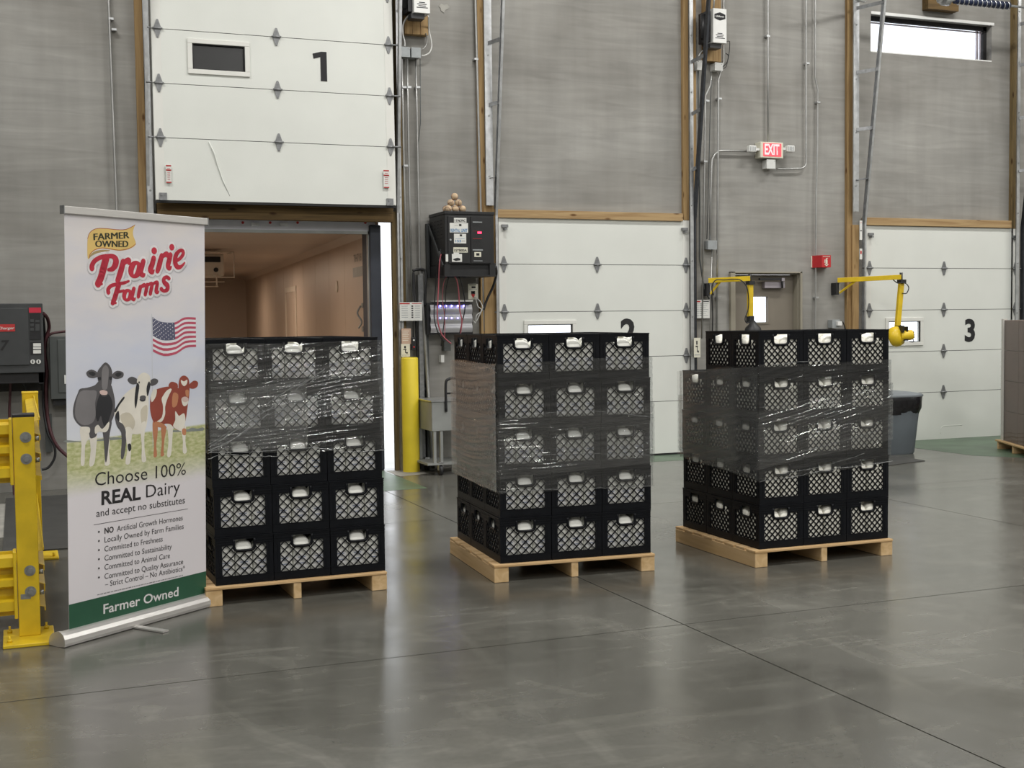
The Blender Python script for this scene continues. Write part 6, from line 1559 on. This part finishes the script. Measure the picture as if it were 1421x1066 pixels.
for k, m_ in enumerate((M_white, M_black, M_inkr)): wpart(MB().cyl(((a.x+b.x)/2, -.146, a.z-.03-.035*k), ((a.x+b.x)/2, -.139, a.z-.03-.035*k), .009, 10), 'button', m_, pc)
wpart(MB().tube([((a.x+b.x)/2, -.12, a.z), tuple(wp(573.5, 440, -.12)), tuple(wp(573, 380, -.06))], .005, 6), 'cord', M_cablebk, pc)
wpart(MB().box((wp(559, 400, -.06).x, -.065, 0), (wp(559, 400, -.06).x+.004, -.06, 2.4)), 'hanger_strip', M_galv, pc) if False else None
# grey door-control column behind the bollard
a = wp(583, 560, -.06); b = wp(592, 640, -.06)
solo(MB().box((a.x, -.06, 0), (a.x+.05, .029, 2.0)), 'steel_channel', M_steel, 'dark steel channel on the wall right of the yellow bollard', 'channel')
solo(MB().box((wp(592, 560, -.03).x, -.04, .0), (wp(596, 560, -.03).x, .029, 1.6)), 'steel_channel', M_panelg, 'grey wall channel between the leaning bar and the stainless cart', 'channel')

# ------------------------------------------------------------------ stainless cart
ct = thing('cart', 'stainless steel cart with a caster behind the middle crate stack', 'cart', (4.2, -.45, 0))
cy0, cy1 = -.62, -.12
a = wp(599, 558, cy0); b = wp(622, 598, cy0); x0, x1 = a.x, a.x+.62
wpart(MB().box((x0, cy0, b.z), (x1, cy1, a.z)), 'tray_box', M_stain, ct, .006)
wpart(MB().box((x0-.01, cy0-.01, a.z), (x1+.01, cy1+.01, a.z+.012)), 'tray_rim', M_galv, ct)
for lx in (x0+.03, x0+.10, x1-.03):
    for ly in (cy0+.02, cy1-.02):
        if lx == x0+.10 and ly > -.3: continue
        wpart(MB().box((lx-.014, ly-.014, .12), (lx+.014, ly+.014, b.z)), 'leg', M_stain, ct)
for lx in (x0+.09, x1-.05):
    for ly in (cy0+.03, cy1-.03):
        w_ = wpart(MB().cyl((lx-.016, ly, .05), (lx+.016, ly, .05), .05, 18), 'wheel', M_black, ct); wpart(MB().box((lx-.024, ly-.02, .05), (lx-.018, ly+.02, .13)).box((lx+.018, ly-.02, .05), (lx+.024, ly+.02, .13)).box((lx-.024, ly-.03, .12), (lx+.024, ly+.03, .135)), 'caster_fork', M_galv, ct)
wpart(MB().box((x0-.05, cy0, .105), (x1, cy1, .125)), 'lower_frame', M_stain, ct)
h0_ = wp(619, 560, cy0-.01)
pts = [(h0_.x, cy0-.01, a.z-.1), (h0_.x, cy0-.01, a.z+.17), (h0_.x+.03, cy0-.01, a.z+.22), (h0_.x+.10, cy0-.01, a.z+.23), (h0_.x+.30, cy0-.01, a.z+.23)]
wpart(MB().tube(smooth_path(pts, 5), .014, 8).cyl((h0_.x, cy0-.01, a.z+.08), (h0_.x+.3, cy0-.01, a.z+.08), .010, 8), 'push_handle', M_black, ct)
a = wp(616, 455, -.03)
solo(MB().box((wp(616, 472, -.05).x, -.06, wp(616, 487, -.05).z), (wp(625, 472, -.05).x, .029, wp(616, 472, -.05).z)), 'wall_socket', M_panelg, 'grey socket box on the wall just left of the middle crate stack', 'socket')
solo(MB().box((wp(612, 493, -.05).x, -.05, wp(616, 503, -.05).z), (wp(616, 472, -.05).x, .029, wp(616, 493, -.05).z)), 'white_connector', M_jbw, 'small pale connector on the wall below the silver charging unit', 'connector')

# ------------------------------------------------------------------ rubbish bin
bn = thing('rubbish_bin', 'grey rubbish bin with black liner and lid behind the right-hand crate stack', 'bin', (8.96, -.95, 0))
hgt = wp(1250, 548, -.95).z; bwx = .19
def rr_ring(w_, z, e=6, n=28):
    out = []
    for k in range(n):
        t_ = 2*math.pi*(k+.5)/n; c, s = math.cos(t_), math.sin(t_); r = (abs(c)**e+abs(s)**e)**(-1/e); out.append((8.96+c*r*w_, -.95+s*r*w_, z))
    return out
def rloft(levels, e=6, n=28, cap=True):
    mb = MB(); vs = []; fs = []
    for w_, z in levels: vs += rr_ring(w_, z, e, n)
    for i in range(len(levels)-1):
        for k in range(n): fs.append((i*n+k, i*n+(k+1) % n, (i+1)*n+(k+1) % n, (i+1)*n+k))
    mb.add(vs, fs, True)
    if cap: mb.add(vs[:n], [tuple(range(n))]); mb.add(vs[-n:], [tuple(range(n))])
    return mb
wr = wp(1256.5, 590, -.95).x-8.96; wb = wp(1253.5, 627, -.95).x-8.96; wt = wp(1260.5, 535, -.95).x-8.96
wpart(rloft([(wb-.01, 0), (wb, .02), (wr, .35), (wt-.02, hgt-.10)]), 'body', M_bin, bn)
bgm = rloft([(wt-.028, hgt-.19), (wt-.01, hgt-.13), (wt-.004, hgt-.05), (wt, hgt-.01), (wt-.01, hgt)], n=60)
bgm.v = [(x+.006*math.sin(17*z*10+y*60), y+.006*math.sin(19*x*10), z+(.012*math.sin(x*50+y*40) if z < hgt-.15 else 0)) for x, y, z in bgm.v]
wpart(bgm, 'bin_liner', M_bag, bn)
wpart(rloft([(wt+.004, hgt-.006), (wt+.01, hgt+.012), (wt-.01, hgt+.03), (wt-.10, hgt+.045)]), 'lid', M_binl, bn)

# ------------------------------------------------------------------ wrapped brown load at the right edge
lc = fp(1385, 622); lx0 = 0.0; ly0 = -1.12; lz = wp(1388, 444, lc.y).z
LOADR = -.44
lp = thing('pallet', 'rough worn pine pallet under the wrapped brown load at the right edge', 'pallet', (0, 0, 0))
for k in range(3):
    y = ly0+.02+k*.5; wpart(MB().box((lx0-.03, y, .0), (lx0+1.18, y+.04, .085)), 'stringer', M_pine, lp, .003)
for k in range(8):
    x = lx0-.04+k*.155; wpart(MB().box((x, ly0-.02, .085), (x+.10, ly0+1.10, .103)), 'deck_board', M_pine_y, lp, .003)
wl = thing('wrapped_load', 'brown cartons stacked and wrapped in clear film at the right edge', 'wrapped cartons', (0, 0, 0))
nl = 4; hh = (lz-.103)/nl
for k in range(nl):
    for j in range(3):
        for i_ in range(2):
            x = lx0+.012+j*.36; y = ly0+.012+i_*.5
            wpart(MB().box((x+.002, y+.002, .104+k*hh), (x+.356, y+.496, .104+(k+1)*hh-.004)), 'carton', M_card, wl, .004)
for (cx_, cy_, sg) in ((lx0, ly0+1.0, -1), ):
    wpart(MB().box((cx_-.004, cy_+.004, .104), (cx_+.055, cy_+.012, lz+.01)).box((cx_-.006, cy_+.012, .104), (cx_+.004, cy_-.05, lz+.01)), 'corner_board', M_cboard, wl)
X0_, X1_, Y0_, Y1_ = lx0-.010, lx0+1.10, ly0-.010, ly0+1.02
vs = []; uv = []; fs = []; nn = 30; nz = 110; per = []
for k in range(4):
    cs = [Vector((X0_, Y0_)), Vector((X1_, Y0_)), Vector((X1_, Y1_)), Vector((X0_, Y1_))]
    for j in range(nn): per.append((cs[k].lerp(cs[(k+1) % 4], j/nn), k+j/nn, [(0, -1), (1, 0), (0, 1), (-1, 0)][k]))
for P, s, nr in per:
    for j in range(nz+1):
        z = .112+(lz+.004-.112)*j/nz; d = wrinkle(s*1.5, z, 31, .0026)
        vs.append((P.x+nr[0]*d, P.y+nr[1]*d, z)); uv.append((s*1.1, z))
n = len(per)
for i_ in range(n):
    for j in range(nz): fs.append((i_*(nz+1)+j, ((i_+1) % n)*(nz+1)+j, ((i_+1) % n)*(nz+1)+j+1, i_*(nz+1)+j+1))
mb = MB(); mb.add(vs, fs, True); mb.uv = uv
wpart(mb, 'stretch_film', F_7, wl)
for r_ in (lp, wl):
    bpy.context.view_layer.update()
    r_.location = (lc.x, lc.y, 0); r_.rotation_euler = (0, 0, LOADR)
